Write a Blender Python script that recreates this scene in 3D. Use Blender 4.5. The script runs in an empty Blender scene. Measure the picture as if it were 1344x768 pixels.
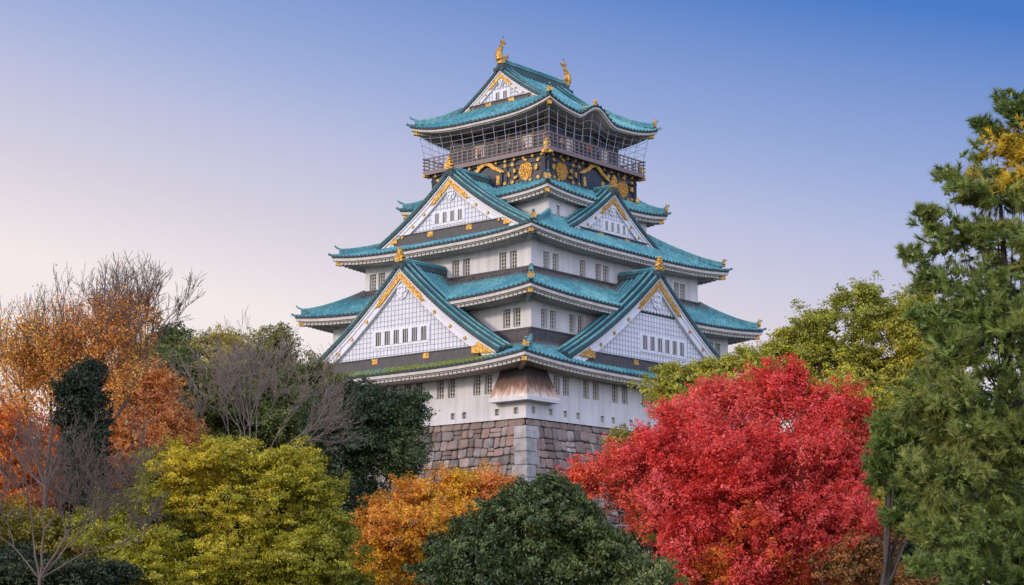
import bpy, math, random
import numpy as np
from mathutils import Vector, Matrix
R = math.radians
C = bpy.context.scene.collection
scene = bpy.context.scene

# ------------------------------------------------------------------ camera, sky, sun, exposure
cam_d = bpy.data.cameras.new('camera'); cam = bpy.data.objects.new('camera', cam_d); C.objects.link(cam)
CAMZ = 1.7; FPX = 2330.0; PITCH = R(10.1)
cam.location = (0, 0, CAMZ); cam.rotation_euler = (R(90) + PITCH, 0, 0)
cam_d.sensor_width = 36; cam_d.lens = 36 * FPX / 1344; cam_d.clip_start = 0.5; cam_d.clip_end = 8000
scene.camera = cam
SUN_EL, SUN_AZ = R(17), R(-122)           # azimuth measured from +Y (view direction) clockwise: the sun is low over the viewer's left shoulder
world = bpy.data.worlds.new('World'); scene.world = world; world.use_nodes = True
nt = world.node_tree; nt.nodes.clear()
def wn(t): return nt.nodes.new(t)
sky = wn('ShaderNodeTexSky'); sky.sky_type = 'NISHITA'; sky.sun_disc = False
sky.sun_elevation = SUN_EL; sky.sun_rotation = SUN_AZ; sky.air_density = 1.1; sky.dust_density = 1.2; sky.ozone_density = 2.5
tc = wn('ShaderNodeTexCoord'); sep = wn('ShaderNodeSeparateXYZ'); nt.links.new(tc.outputs['Generated'], sep.inputs[0])
ramp = wn('ShaderNodeValToRGB')           # the dusk sky: pale rose at the horizon to blue overhead
mx = wn('ShaderNodeMath'); mx.operation = 'MULTIPLY_ADD'; mx.inputs[1].default_value = 0.2
nt.links.new(sep.outputs[0], mx.inputs[0]); nt.links.new(sep.outputs[2], mx.inputs[2])
nt.links.new(mx.outputs[0], ramp.inputs[0])
SKY_STOPS = [(0.0, (0.9216, 0.807, 0.7305)), (0.136, (0.9047, 0.8148, 0.8148)), (0.189, (0.6724, 0.6308, 0.7305)), (0.235, (0.5029, 0.5271, 0.7305)), (0.275, (0.3325, 0.4179, 0.7011)), (0.366, (0.0666, 0.1946, 0.5647)), (0.6, (0.0262, 0.1022, 0.4452))]
el = ramp.color_ramp.elements
el[0].position, el[0].color = SKY_STOPS[0][0], (*SKY_STOPS[0][1], 1)
el[1].position, el[1].color = SKY_STOPS[-1][0], (*SKY_STOPS[-1][1], 1)
for p_, c_ in SKY_STOPS[1:-1]:
    e = el.new(p_); e.color = (*c_, 1)
sc_ = wn('ShaderNodeVectorMath'); sc_.operation = 'SCALE'; sc_.inputs['Scale'].default_value = 6.8
nt.links.new(ramp.outputs[0], sc_.inputs[0])
mixw = wn('ShaderNodeMix'); mixw.data_type = 'RGBA'; mixw.inputs['Factor'].default_value = 0.97
nt.links.new(sky.outputs[0], mixw.inputs['A']); nt.links.new(sc_.outputs[0], mixw.inputs['B'])
# broad cool fill glow added to the unseen sky behind the viewer, brightens the castle
dotn = wn('ShaderNodeVectorMath'); dotn.operation = 'DOT_PRODUCT'; nt.links.new(tc.outputs['Generated'], dotn.inputs[0])
dotn.inputs[1].default_value = (math.sin(R(175)), math.cos(R(175)), 0.25)
gl_ = wn('ShaderNodeMapRange'); gl_.inputs[1].default_value = -0.25; gl_.inputs[2].default_value = 1.0; gl_.interpolation_type = 'SMOOTHSTEP'
nt.links.new(dotn.outputs['Value'], gl_.inputs[0])
gs = wn('ShaderNodeVectorMath'); gs.operation = 'SCALE'; gs.inputs[0].default_value = (0.86, 0.91, 1.06); GLOW = 13.8
gm = wn('ShaderNodeMath'); gm.operation = 'MULTIPLY'; gm.inputs[1].default_value = GLOW; nt.links.new(gl_.outputs[0], gm.inputs[0]); nt.links.new(gm.outputs[0], gs.inputs['Scale'])
ga_ = wn('ShaderNodeVectorMath'); ga_.operation = 'ADD'; nt.links.new(mixw.outputs['Result'], ga_.inputs[0]); nt.links.new(gs.outputs[0], ga_.inputs[1])
bg = wn('ShaderNodeBackground'); bg.inputs['Strength'].default_value = 0.15
nt.links.new(ga_.outputs[0], bg.inputs[0])
out = wn('ShaderNodeOutputWorld'); nt.links.new(bg.outputs[0], out.inputs[0])
sun_d = bpy.data.lights.new('sun', 'SUN'); sun = bpy.data.objects.new('sun', sun_d); C.objects.link(sun)
sun_d.energy = 2.0; sun_d.angle = R(7); sun_d.color = (1.0, 0.80, 0.63)
sv = Vector((math.sin(SUN_AZ) * math.cos(SUN_EL), math.cos(SUN_AZ) * math.cos(SUN_EL), math.sin(SUN_EL)))
sun.rotation_euler = sv.to_track_quat('Z', 'Y').to_euler()
scene.view_settings.view_transform = 'Standard'; scene.view_settings.look = 'None'
scene.view_settings.exposure = 0.0; scene.view_settings.gamma = 1.0
scene.cycles.max_bounces = 6; scene.cycles.transparent_max_bounces = 6

# ------------------------------------------------------------------ helpers
rng = random.Random(7); nr = np.random.default_rng(7)

def mat(name, col, rough=0.8, metal=0.0, noise=0.0, scale=3.0, col2=None, bump=0.0, bscale=8.0, attr=None, streak=0.0, spec=0.5):
    """noise mixes col with col2; attr (colour attribute) replaces col; streak = vertical dirt runs"""
    m = bpy.data.materials.new(name); m.use_nodes = True; t = m.node_tree; b = t.nodes['Principled BSDF']
    b.inputs['Roughness'].default_value = rough; b.inputs['Metallic'].default_value = metal
    b.inputs['Specular IOR Level'].default_value = spec
    co = t.nodes.new('ShaderNodeTexCoord')
    if attr:
        a = t.nodes.new('ShaderNodeAttribute'); a.attribute_name = attr; cur = a.outputs['Color']
    else:
        a = t.nodes.new('ShaderNodeRGB'); a.outputs[0].default_value = (*col, 1); cur = a.outputs[0]
    if noise > 0:
        n = t.nodes.new('ShaderNodeTexNoise'); n.inputs['Scale'].default_value = scale; n.inputs['Detail'].default_value = 6
        t.links.new(co.outputs['Object'], n.inputs['Vector'])
        mr = t.nodes.new('ShaderNodeMapRange'); mr.inputs[1].default_value = 0.35; mr.inputs[2].default_value = 0.7; mr.inputs[4].default_value = noise
        t.links.new(n.outputs['Fac'], mr.inputs[0])
        mi = t.nodes.new('ShaderNodeMix'); mi.data_type = 'RGBA'
        t.links.new(mr.outputs[0], mi.inputs['Factor']); t.links.new(cur, mi.inputs['A'])
        mi.inputs['B'].default_value = (*(col2 or tuple(c * 0.6 for c in col)), 1); cur = mi.outputs['Result']
    if streak > 0:
        mp = t.nodes.new('ShaderNodeMapping'); mp.inputs['Scale'].default_value = (1.6, 1.6, 0.12)
        t.links.new(co.outputs['Object'], mp.inputs[0])
        n = t.nodes.new('ShaderNodeTexNoise'); n.inputs['Scale'].default_value = 1.0; n.inputs['Detail'].default_value = 7
        t.links.new(mp.outputs[0], n.inputs['Vector'])
        mr = t.nodes.new('ShaderNodeMapRange'); mr.inputs[1].default_value = 0.45; mr.inputs[2].default_value = 0.8; mr.inputs[4].default_value = streak
        t.links.new(n.outputs['Fac'], mr.inputs[0])
        mi = t.nodes.new('ShaderNodeMix'); mi.data_type = 'RGBA'
        t.links.new(mr.outputs[0], mi.inputs['Factor']); t.links.new(cur, mi.inputs['A'])
        mi.inputs['B'].default_value = (0.28, 0.25, 0.24, 1); cur = mi.outputs['Result']
    t.links.new(cur, b.inputs['Base Color'])
    if bump > 0:
        n = t.nodes.new('ShaderNodeTexNoise'); n.inputs['Scale'].default_value = bscale; n.inputs['Detail'].default_value = 5
        t.links.new(co.outputs['Object'], n.inputs['Vector'])
        bp = t.nodes.new('ShaderNodeBump'); bp.inputs['Strength'].default_value = bump; bp.inputs['Distance'].default_value = 0.1
        t.links.new(n.outputs['Fac'], bp.inputs['Height']); t.links.new(bp.outputs[0], b.inputs['Normal'])
    return m

def leaf_mat(name, trans=0.35):
    m = bpy.data.materials.new(name); m.use_nodes = True; t = m.node_tree; t.nodes.clear()
    a = t.nodes.new('ShaderNodeAttribute'); a.attribute_name = 'Col'
    d = t.nodes.new('ShaderNodeBsdfDiffuse'); tr = t.nodes.new('ShaderNodeBsdfTranslucent'); g = t.nodes.new('ShaderNodeBsdfGlossy')
    g.inputs['Roughness'].default_value = 0.5; g.inputs['Color'].default_value = (0.6, 0.6, 0.6, 1)
    t.links.new(a.outputs['Color'], d.inputs[0]); t.links.new(a.outputs['Color'], tr.inputs[0])
    m1 = t.nodes.new('ShaderNodeMixShader'); m1.inputs[0].default_value = trans
    t.links.new(d.outputs[0], m1.inputs[1]); t.links.new(tr.outputs[0], m1.inputs[2])
    m2 = t.nodes.new('ShaderNodeMixShader'); m2.inputs[0].default_value = 0.05
    t.links.new(m1.outputs[0], m2.inputs[1]); t.links.new(g.outputs[0], m2.inputs[2])
    o = t.nodes.new('ShaderNodeOutputMaterial'); t.links.new(m2.outputs[0], o.inputs[0])
    return m

def roof_mat():
    m = bpy.data.materials.new('copper_tile'); m.use_nodes = True; t = m.node_tree; b = t.nodes['Principled BSDF']
    co = t.nodes.new('ShaderNodeTexCoord')
    def noise(sc, det=6, lo=0.35, hi=0.7, mp=None):
        n = t.nodes.new('ShaderNodeTexNoise'); n.inputs['Scale'].default_value = sc; n.inputs['Detail'].default_value = det
        t.links.new(co.outputs['Object'], n.inputs['Vector'])
        r = t.nodes.new('ShaderNodeMapRange'); r.inputs[1].default_value = lo; r.inputs[2].default_value = hi
        t.links.new(n.outputs['Fac'], r.inputs[0]); return r.outputs[0]
    def mix(f, a, bb):
        mi = t.nodes.new('ShaderNodeMix'); mi.data_type = 'RGBA'
        for s, v in (('Factor', f), ('A', a), ('B', bb)):
            if isinstance(v, tuple): mi.inputs[s].default_value = (*v, 1)
            else: t.links.new(v, mi.inputs[s])
        return mi.outputs['Result']
    teal = mix(noise(0.35, 5, .4, .62), (0.065, 0.25, 0.28), (0.16, 0.385, 0.375))
    teal = mix(noise(2.8, 8, 0.42, 0.75), teal, (0.045, 0.165, 0.20))
    teal = mix(noise(9.0, 4, 0.55, 0.85), teal, (0.19, 0.40, 0.40))
    mp = t.nodes.new('ShaderNodeMapping'); mp.inputs['Scale'].default_value = (1.5, 1.5, .35); t.links.new(co.outputs['Object'], mp.inputs[0])
    ns = t.nodes.new('ShaderNodeTexNoise'); ns.inputs['Scale'].default_value = 1.3; ns.inputs['Detail'].default_value = 8; t.links.new(mp.outputs[0], ns.inputs['Vector'])
    rs = t.nodes.new('ShaderNodeMapRange'); rs.inputs[1].default_value = .52; rs.inputs[2].default_value = .72; rs.inputs[4].default_value = .75; t.links.new(ns.outputs['Fac'], rs.inputs[0])
    teal = mix(rs.outputs[0], teal, (0.06, 0.12, 0.13))
    brown = mix(noise(3.0), (0.085, 0.062, 0.060), (0.16, 0.12, 0.105))
    moss = mix(noise(2.2, 8, 0.4, 0.65), (0.12, 0.15, 0.025), (0.22, 0.24, 0.05))
    a = t.nodes.new('ShaderNodeAttribute'); a.attribute_name = 'Col'
    s = t.nodes.new('ShaderNodeSeparateColor'); t.links.new(a.outputs['Color'], s.inputs[0])
    c = mix(s.outputs[0], teal, brown)
    c = mix(s.outputs[1], c, moss)
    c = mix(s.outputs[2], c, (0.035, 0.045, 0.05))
    t.links.new(c, b.inputs['Base Color']); b.inputs['Roughness'].default_value = 0.7; b.inputs['Specular IOR Level'].default_value = 0.3
    return m

M = dict(
    roof=roof_mat(),
    plaster=mat('white_plaster', (0.60, 0.578, 0.58), 0.85, noise=0.7, scale=0.35, col2=(0.47, 0.45, 0.455), streak=0.42, bump=0.12, bscale=3),
    eave=mat('eave_plaster', (0.52, 0.48, 0.445), 0.85, noise=0.7, scale=1.5, col2=(0.38, 0.345, 0.32), streak=.25),
    soffit=mat('soffit_plaster', (0.72, 0.64, 0.56), 0.85, noise=0.5, scale=1.0, col2=(0.52, 0.45, 0.38)),
    white=mat('white_board', (0.62, 0.62, 0.66), 0.7, noise=0.6, scale=1.2, col2=(0.50, 0.50, 0.54), bump=.3),
    gold=mat('gold_leaf', (0.70, 0.40, 0.085), 0.42, metal=0.5, noise=0.95, scale=4.5, col2=(0.22, 0.105, 0.025), bump=1.0, bscale=6),
    dark=mat('dark_timber', (0.045, 0.042, 0.045), 0.6, noise=0.6, scale=2.5, col2=(0.085, 0.075, 0.075), bump=0.2),
    lacquer=mat('black_lacquer', (0.022, 0.026, 0.036), 0.4, noise=0.5, scale=2, col2=(0.05, 0.05, 0.06)),
    lattice=mat('lattice_line', (0.32, 0.33, 0.38), 0.8),
    hole=mat('dark_opening', (0.02, 0.02, 0.022), 0.35),
    bar=mat('lattice_bar', (0.52, 0.48, 0.43), 0.8),
    brown=mat('brown_panel', (0.12, 0.085, 0.07), 0.5, noise=0.6, scale=1.3, col2=(0.06, 0.05, 0.05)),
    glass=mat('dark_glass', (0.03, 0.035, 0.045), 0.08),
    net=mat('net_wire', (0.30, 0.32, 0.40), 0.6),
    rail=mat('rail_timber', (0.17, 0.13, 0.13), 0.6),
    palebark=mat('pale_bark', (0.20, 0.155, 0.125), 0.95, noise=0.6, scale=2, col2=(0.12, 0.09, 0.075)),
    darkbark=mat('dark_bark', (0.035, 0.026, 0.024), 0.95, noise=0.6, scale=4, col2=(0.02, 0.016, 0.015)),
    greywood=mat('grey_timber', (0.46, 0.42, 0.41), 0.7, noise=0.6, scale=1.5, col2=(0.26, 0.24, 0.24)),
    stone=mat('cut_stone', (0.3, 0.28, 0.26), 0.9, attr='Col', noise=0.7, scale=1.3, col2=(0.115, 0.088, 0.078), streak=0.45, bump=0.8, bscale=3.5),
    joint=mat('stone_joint', (0.07, 0.06, 0.055), 0.95),
    bark=mat('bark', (0.075, 0.058, 0.048), 0.95, noise=0.7, scale=4, col2=(0.035, 0.028, 0.025), bump=0.6, bscale=10),
    greybark=mat('grey_bark', (0.125, 0.088, 0.070), 0.95, noise=0.6, scale=3, col2=(0.08, 0.056, 0.048)),
    leaf=leaf_mat('leaf'), needle=leaf_mat('needle', 0.2), darkleaf=leaf_mat('glossy_leaf', 0.18),
    ground=mat('leaf_litter_grass', (0.06, 0.07, 0.025), 0.95, noise=0.8, scale=0.6, col2=(0.12, 0.07, 0.03), bump=0.4, bscale=2),
)

class MB:
    """collects vertices (with one rgb value each) and faces, then links them as one mesh object"""
    def __init__(s): s.v = []; s.f = []; s.c = []
    def add(s, vs, fs, c=(0, 0, 0)):
        n = len(s.v); s.v += [tuple(p) for p in vs]
        s.c += (c if isinstance(c, list) else [c] * len(vs)); s.f += [tuple(i + n for i in f) for f in fs]
    def grid(s, P, c=(0, 0, 0), close=False, cf=None):
        n, m = len(P), len(P[0]); vs = [p for r in P for p in r]
        fs = [(i * m + j, i * m + j + 1, (i + 1) * m + j + 1, (i + 1) * m + j) for i in range(n - 1) for j in range(m - 1)]
        if close: fs += [(i * m + m - 1, i * m, (i + 1) * m, (i + 1) * m + m - 1) for i in range(n - 1)]
        s.add(vs, fs, [cf(p) for p in vs] if cf else c)
    def hexa(s, p, c=(0, 0, 0)):          # 8 corners: bottom ring, top ring
        s.add(p, [(3, 2, 1, 0), (4, 5, 6, 7), (0, 1, 5, 4), (1, 2, 6, 5), (2, 3, 7, 6), (3, 0, 4, 7)], c)
    def box(s, lo, hi, T=None, c=(0, 0, 0)):
        (a, b, d), (e, f, g) = lo, hi
        p = [(a, b, d), (e, b, d), (e, f, d), (a, f, d), (a, b, g), (e, b, g), (e, f, g), (a, f, g)]
        if T: p = [T(*q) for q in p]
        s.hexa(p, c)
    def bar(s, pts, w, h, up=(0, 0, 1), c=(0, 0, 0), cf=None, sides=4, r=None):
        """sweep a w x h rectangle (or a polygon of r per point) along pts"""
        pts = [Vector(p) for p in pts]; rings = []
        for i, p in enumerate(pts):
            d = (pts[min(i + 1, len(pts) - 1)] - pts[max(i - 1, 0)]).normalized()
            u = Vector(up); sd = d.cross(u)
            if sd.length < 1e-4: sd = d.cross(Vector((1, 0, 0)))
            sd.normalize(); u = sd.cross(d).normalized()
            if r is None: rings.append([p + sd * (x * w / 2) + u * (y * h / 2) for x, y in ((-1, -1), (1, -1), (1, 1), (-1, 1))])
            else:
                rr = r[i] if isinstance(r, (list, tuple)) else r
                rings.append([p + (sd * math.cos(2 * math.pi * k / sides) + u * math.sin(2 * math.pi * k / sides)) * rr for k in range(sides)])
        s.grid(rings, c, True, cf); m = len(rings[0]); n = len(s.v)
        s.f.append(tuple(range(n - m, n))); s.f.append(tuple(reversed(range(n - m * len(rings), n - m * (len(rings) - 1)))))
    def prism(s, poly, T, d0, d1, c=(0, 0, 0)):
        """extrude polygon (a, z) between outward offsets d0 and d1 in a side frame T(a, o, z)"""
        n = len(poly); vs = [T(a, d1, z) for a, z in poly] + [T(a, d0, z) for a, z in poly]
        fs = [tuple(range(n)), tuple(reversed(range(n, 2 * n)))] + [(i, i + n, (i + 1) % n + n, (i + 1) % n) for i in range(n)]
        s.add(vs, fs, c)
    def build(s, name, m, parent=None, dz=0.0, loc=None, smooth=False):
        me = bpy.data.meshes.new(name); me.from_pydata([(x, y, z + dz) for x, y, z in s.v], [], s.f)
        a = me.color_attributes.new('Col', 'FLOAT_COLOR', 'POINT')
        a.data.foreach_set('color', np.array([(*c, 1) for c in s.c], dtype=np.float32).ravel())
        me.materials.append(m)
        if smooth: me.polygons.foreach_set('use_smooth', [True] * len(me.polygons))
        me.update()
        o = bpy.data.objects.new(name, me); C.objects.link(o)
        if parent: o.parent = parent
        if loc is not None: o.location = loc
        return o

def tag(o, label, cat, group=None, kind=None):
    if label: o['label'] = label
    if cat: o['category'] = cat
    if group: o['group'] = group
    if kind: o['kind'] = kind
    return o
def empty(name, loc, rz=0.0):
    o = bpy.data.objects.new(name, None); C.objects.link(o); o.location = loc; o.rotation_euler = (0, 0, rz); o.empty_display_size = 0.5
    return o

# ------------------------------------------------------------------ ground
g = MB(); N = 40
def gz(x, y): return 0.12 * math.sin(x * 0.11) * math.cos(y * 0.07) - 0.1
xs = [-4000, -1500, -600, -300] + list(np.linspace(-200, 200, N)) + [300, 600, 1500, 4000]
ys = [-1500, -400, -100] + list(np.linspace(-50, 300, N)) + [400, 700, 1500, 5000]
g.grid([[(x, y, gz(x, y) if abs(x) < 250 and -60 < y < 320 else -0.1) for x in xs] for y in ys])
tag(g.build('ground', M['ground'], smooth=True), None, None, kind='structure')

# ------------------------------------------------------------------ castle frame
CX, CD, YAW, ZB = 2.2, 170.0, R(49.58), 15.7          # heights in the builders count from the camera's height; ZB = top of the stone base
castle = empty('castle_tower', (CX, CD, CAMZ + ZB), YAW)
tag(castle, 'tall white Japanese castle keep with green copper roofs and gold ornaments, on the stone base', 'castle')
stone_thing = empty('stone_base', (CX, CD, 0.0), YAW)
tag(stone_thing, 'battered stone rampart of fitted grey brown blocks carrying the castle keep', 'stone wall')
DZ = -ZB
SIDES = {0: lambda a, o, z: (a, -o, z), 1: lambda a, o, z: (-o, -a, z), 2: lambda a, o, z: (-a, o, z), 3: lambda a, o, z: (o, a, z)}
def half(k, bx, by): return (bx, by) if k in (0, 2) else (by, bx)      # (half length along, distance out)

ROOFS = {}                                             # name: (bx, by, wx, wy, ztip, up, ztop)
ROOFS['R1'] = (20.2, 15.7, 15.25, 12.25, 21.0, 0.65, 22.75)
ROOFS['R2'] = (18.0, 14.5, 12.95, 10.35, 27.16, 0.6, 29.45)
ROOFS['R3'] = (15.35, 12.4, 7.65, 8.05, 33.1, 0.6, 35.7)
ROOFS['R4'] = (9.33, 9.3, 6.95, 7.25, 38.2, 0.5, 39.3)
ROOFS['R5'] = (8.44, 8.9, 4.9, 5.2, 46.75, 0.95, 48.3)
from mathutils import noise as mnoise
def sstep(a, b, x):
    t = min(1, max(0, (x - a) / (b - a))); return t * t * (3 - 2 * t)
def weather(p):
    """rgb: r = bare brown copper where an upper roof keeps the rain off, g = moss, b = dark"""
    x, y, z = p[0], p[1], p[2]; br = 0.0
    for bx, by, *_r in ROOFS.values():
        zt = _r[2]
        if zt - 0.6 > z and zt - z < 7.5:
            d = min(bx - abs(x), by - abs(y))
            br = max(br, sstep(0.55, 1.25, d - 0.13 * (zt - z) + 0.35 * mnoise.noise((x * .6, y * .6, z))))
    ms = 0.0
    if z < 22.2 and x < -15.5 and -13.2 < y < 13:
        ms = sstep(-13.0, -10.2, y) * sstep(0.30, 0.62, 0.68 + 0.45 * mnoise.noise((x * .5, y * .32, 3.0)))
    return (br, ms, 0.0)

def skirt_z(name, kara=False):
    bx, by, wx, wy, zt, up, zi = ROOFS[name]
    ze = zt - up
    def f(k, a, o):
        A, O = half(k, bx, by); a1, o1 = half(k, wx, wy)
        s = (O - o) / (O - o1); s = min(1, max(0, s)); hl = A + (a1 - A) * s
        z = ze + (zi - ze) * (0.82 * s + 0.18 * s * s) + up * min(1, abs(a) / hl) ** 3.2 * (1 - s) ** 1.6
        if kara and k == 0:
            q = (a + 1.2) / 3.3
            if abs(q) < 1:
                bell = 0.5 + 0.5 * math.cos(math.pi * q)
                z = max(z, ze + 1.35 * bell ** 1.15 + 0.0 * o)
        return z
    return f

def finial(mb, T, a, o, z, h):
    """a gilded flame-shaped ridge-end ornament"""
    h *= .86
    prof = [(0.0, 1.05), (.07, .86), (.035, .80), (.17, .80), (.20, .70), (.09, .66), (.10, .58), (.30, .60), (.34, .48), (.20, .42), (.22, .34), (.46, .34), (.52, .20), (.36, .14), (.44, .02), (.40, -.10)]
    poly = [(a + p[0] * h * .9, z + p[1] * h) for p in prof] + [(a - p[0] * h * .9, z + p[1] * h) for p in reversed(prof[1:])]
    mb.prism(poly, T, o - 0.14 * h, o + 0.14 * h)
    mb.bar([T(a, o, z), T(a, o, z + h * .3), T(a, o, z + h * .62)], 0, 0, r=[.24 * h, .17 * h, .05 * h], sides=6)
    for q in range(5): mb.prism([(a + (.26 - .03 * q) * h * math.cos(q * 1.9) + .10 * h * math.cos(u * 1.2566), z + h * (.14 + .13 * q) + .10 * h * math.sin(u * 1.2566)) for u in range(5)], T, o - .20 * h, o + .20 * h)

def build_skirt(name, kara=False, tile=0.52):
    bx, by, wx, wy, zt, up, zi = ROOFS[name]; f = skirt_z(name, kara)
    fh = .34 if kara else .40; cover, eave, caps, sof = MB(), MB(), MB(), MB(); corners = []
    for k, T in SIDES.items():
        ridge, orn, nose = MB(), MB(), MB(); corners.append((ridge, orn, nose))
        A, O = half(k, bx, by); a1, o1 = half(k, wx, wy); vis = k in (0, 1)
        na, ns = (100 if kara and k == 0 else 50), 9
        P = []
        for j in range(ns + 1):
            s = j / ns; o = O + (o1 - O) * s; hl = A + (a1 - A) * s
            P.append([T(hl * (2 * i / na - 1), o, f(k, hl * (2 * i / na - 1), o)) for i in range(na + 1)])
        cover.grid(P, cf=lambda p: (lambda w: (w[0], w[1], .72 * (1 - w[1])))(weather(p)))
        # round tile rows running down the slope
        n = int(2 * A / tile); tl = 2 * A / n
        for i in range(n):
            a = -A + (i + .5) * tl
            smax = 1.0 if abs(a) <= a1 else (A - abs(a)) / (A - a1)
            if smax < 0.06: continue
            m = max(2, int(7 * smax) + 1); rows = []
            for j in range(m + 1):
                s = smax * j / m; o = O + 0.05 + (o1 - O) * s; z = f(k, a, min(O, o))
                rows.append([T(a + dx, o, z + h) for dx, h in ((-.12, 0), (-.09, .10), (0, .15), (.09, .10), (.12, 0))])
            cover.grid(rows, cf=lambda p: (lambda w: (w[0], w[1], 0.0))(weather(p)))
            zc = f(k, a, O)
            caps.add([T(a + .15 * math.cos(q * math.pi / 3), O + .07, zc + .02 + .15 * math.sin(q * math.pi / 3)) for q in range(6)], [tuple(range(6))], (0, 0, 1))
        # eave: dark tile edge, plastered fascia, rafters, soffit
        N2 = 100 if kara and k == 0 else 44
        def curve(do, dzv, hl=None):
            return [T(a_ * (A + do) / A, O + do, f(k, a_, O) + dzv) for a_ in [A * (2 * i / N2 - 1) for i in range(N2 + 1)]]
        caps.grid([curve(.02, .03), curve(.02, -.13)], (0, 0, 1))
        eave.grid([curve(-.04, -.13), curve(-.04, -fh), curve(-.22, -fh)])
        eave.grid([curve(-.22, -fh), curve(-.22, -fh - .10), curve(-.40, -fh - .10), curve(-.40, -fh + .06)])
        inner = [T(a_ * (a1 + 0.4) / A, o1 + .25, zt - up - .30 + 0.25 * (f(k, a_, O) - zt + up)) for a_ in [A * (2 * i / N2 - 1) for i in range(N2 + 1)]]
        sof.grid([curve(-.38, -.47), inner])
        nr_ = int(2 * (A - .5) / .50)
        for i in range(nr_ + 1):
            a_ = -(A - .5) + i * 2 * (A - .5) / nr_; z0 = f(k, a_, O) - .52
            if kara: continue
            oi = o1 + .6
            if abs(a_) > a1: oi = max(oi, o1 + (abs(a_) - a1) / (A - a1) * (O - o1) + .1)
            if oi > O - .6: continue
            eave.hexa([T(a_ - .19, oi, z0 - .05), T(a_ + .19, oi, z0 - .05), T(a_ + .19, O - .36, z0 - .20), T(a_ - .19, O - .36, z0 - .20),
                       T(a_ - .19, oi, z0 + .1), T(a_ + .19, oi, z0 + .1), T(a_ + .19, O - .36, z0 + .05), T(a_ - .19, O - .36, z0 + .05)])
        # hip ridge to the corner on the +a end of this side
        pts = []
        for j in range(11):
            s = 0.085 + 0.915 * j / 10; o = O + (o1 - O) * s; a_ = A + (a1 - A) * s
            pts.append(Vector(T(a_, o, f(k, a_, o) + .17 + (0.28 * (1 - s) ** 6))))
        ridge.bar(pts, .46, .40, cf=lambda p: (weather(p)[0] * .8, 0, .25))
        ridge.bar([p + Vector((0, 0, .24)) for p in pts], .30, .16, cf=lambda p: (weather(p)[0] * .6, 0, 0))
        d = Vector(T(1, 1, 0)); d.normalize(); e = pts[0]
        ridge.bar([e - d * .1 + Vector((0, 0, .3)), e + d * .28 + Vector((0, 0, .42)), e + d * .48 + Vector((0, 0, .62))], .22, .14, c=(0, 0, .2))
        tip = Vector(T(A, O, f(k, A, O)))
        ridge.bar([tip - d * 1.0 + Vector((0, 0, .16)), tip + d * .02 + Vector((0, 0, .12)), tip + d * .36 + Vector((0, 0, .26))], .24, .20, c=(0, 0, .45))
        # gilded onigawara on the hip end, and the gilded nose of the corner beam
        Td = lambda a_, o_, z_, e=e, d=d: tuple(e + d * o_ + Vector((-d.y, d.x, 0)) * a_ + Vector((0, 0, z_)))
        if vis or k == 3: finial(orn, Td, 0, .20, -.02, .85)
        nose.bar([tip - d * .95 + Vector((0, 0, -.70)), tip - d * .38 + Vector((0, 0, -.62))], .42, .46)
        eave.bar([tip - d * 4.0 + Vector((0, 0, -.95)), tip - d * .96 + Vector((0, 0, -.68))], .36, .40)
    r = cover.build('tiled_roof', M['roof'], castle, DZ)
    caps.build('tile_ends', M['roof'], r, DZ); 
    for ridge, orn, nose in corners:
        ridge.build('hip_ridge', M['roof'], r, DZ); nose.build('gilded_beam_end', M['gold'], r, DZ)
        if orn.v: orn.build('gilded_hip_ornament', M['gold'], r, DZ)
    eave.build('eave_rafters', M['eave'], r, DZ); sof.build('soffit', M['greywood' if kara else 'soffit'], r, DZ)
    return r

# ------------------------------------------------------------------ windows
def window_mesh(w, h, nv, nh, name):
    """dark pane with a lattice in front, in a recess; local frame x across, -y outwards, z up, origin at the centre"""
    p = MB(); p.box((-w / 2, .30, -h / 2), (w / 2, .34, h / 2))
    b = MB()
    for i in range(nv):
        x = -w / 2 + (i + .5) * w / nv; b.box((x - .042, .16, -h / 2), (x + .042, .22, h / 2))
    for j in range(nh):
        z = -h / 2 + (j + .5) * h / nh; b.box((-w / 2, .225, z - .035), (w / 2, .26, z + .035))
    return p, b
WCACHE = {}
def put_window(k, a, o, z, w, h, parent, kind='window', nv=3, nh=5, barm='bar'):
    key = (round(w, 2), round(h, 2), nv, nh, kind)
    x, y, zz = SIDES[k](a, o, z)
    rz = {0: 0, 1: -math.pi / 2, 2: math.pi, 3: math.pi / 2}[k]
    if key not in WCACHE:
        p, b = window_mesh(w, h, nv, nh, kind)
        wo = p.build(kind, M['hole'], parent); bo = b.build('lattice', M[barm], wo); WCACHE[key] = (wo, bo)
    else:
        w0, b0 = WCACHE[key]; wo = w0.copy(); C.objects.link(wo); bo = b0.copy(); C.objects.link(bo); wo.parent = parent; bo.parent = wo
    wo.location = (x, y, zz + DZ); wo.rotation_euler = (0, 0, rz)
    return wo

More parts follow.
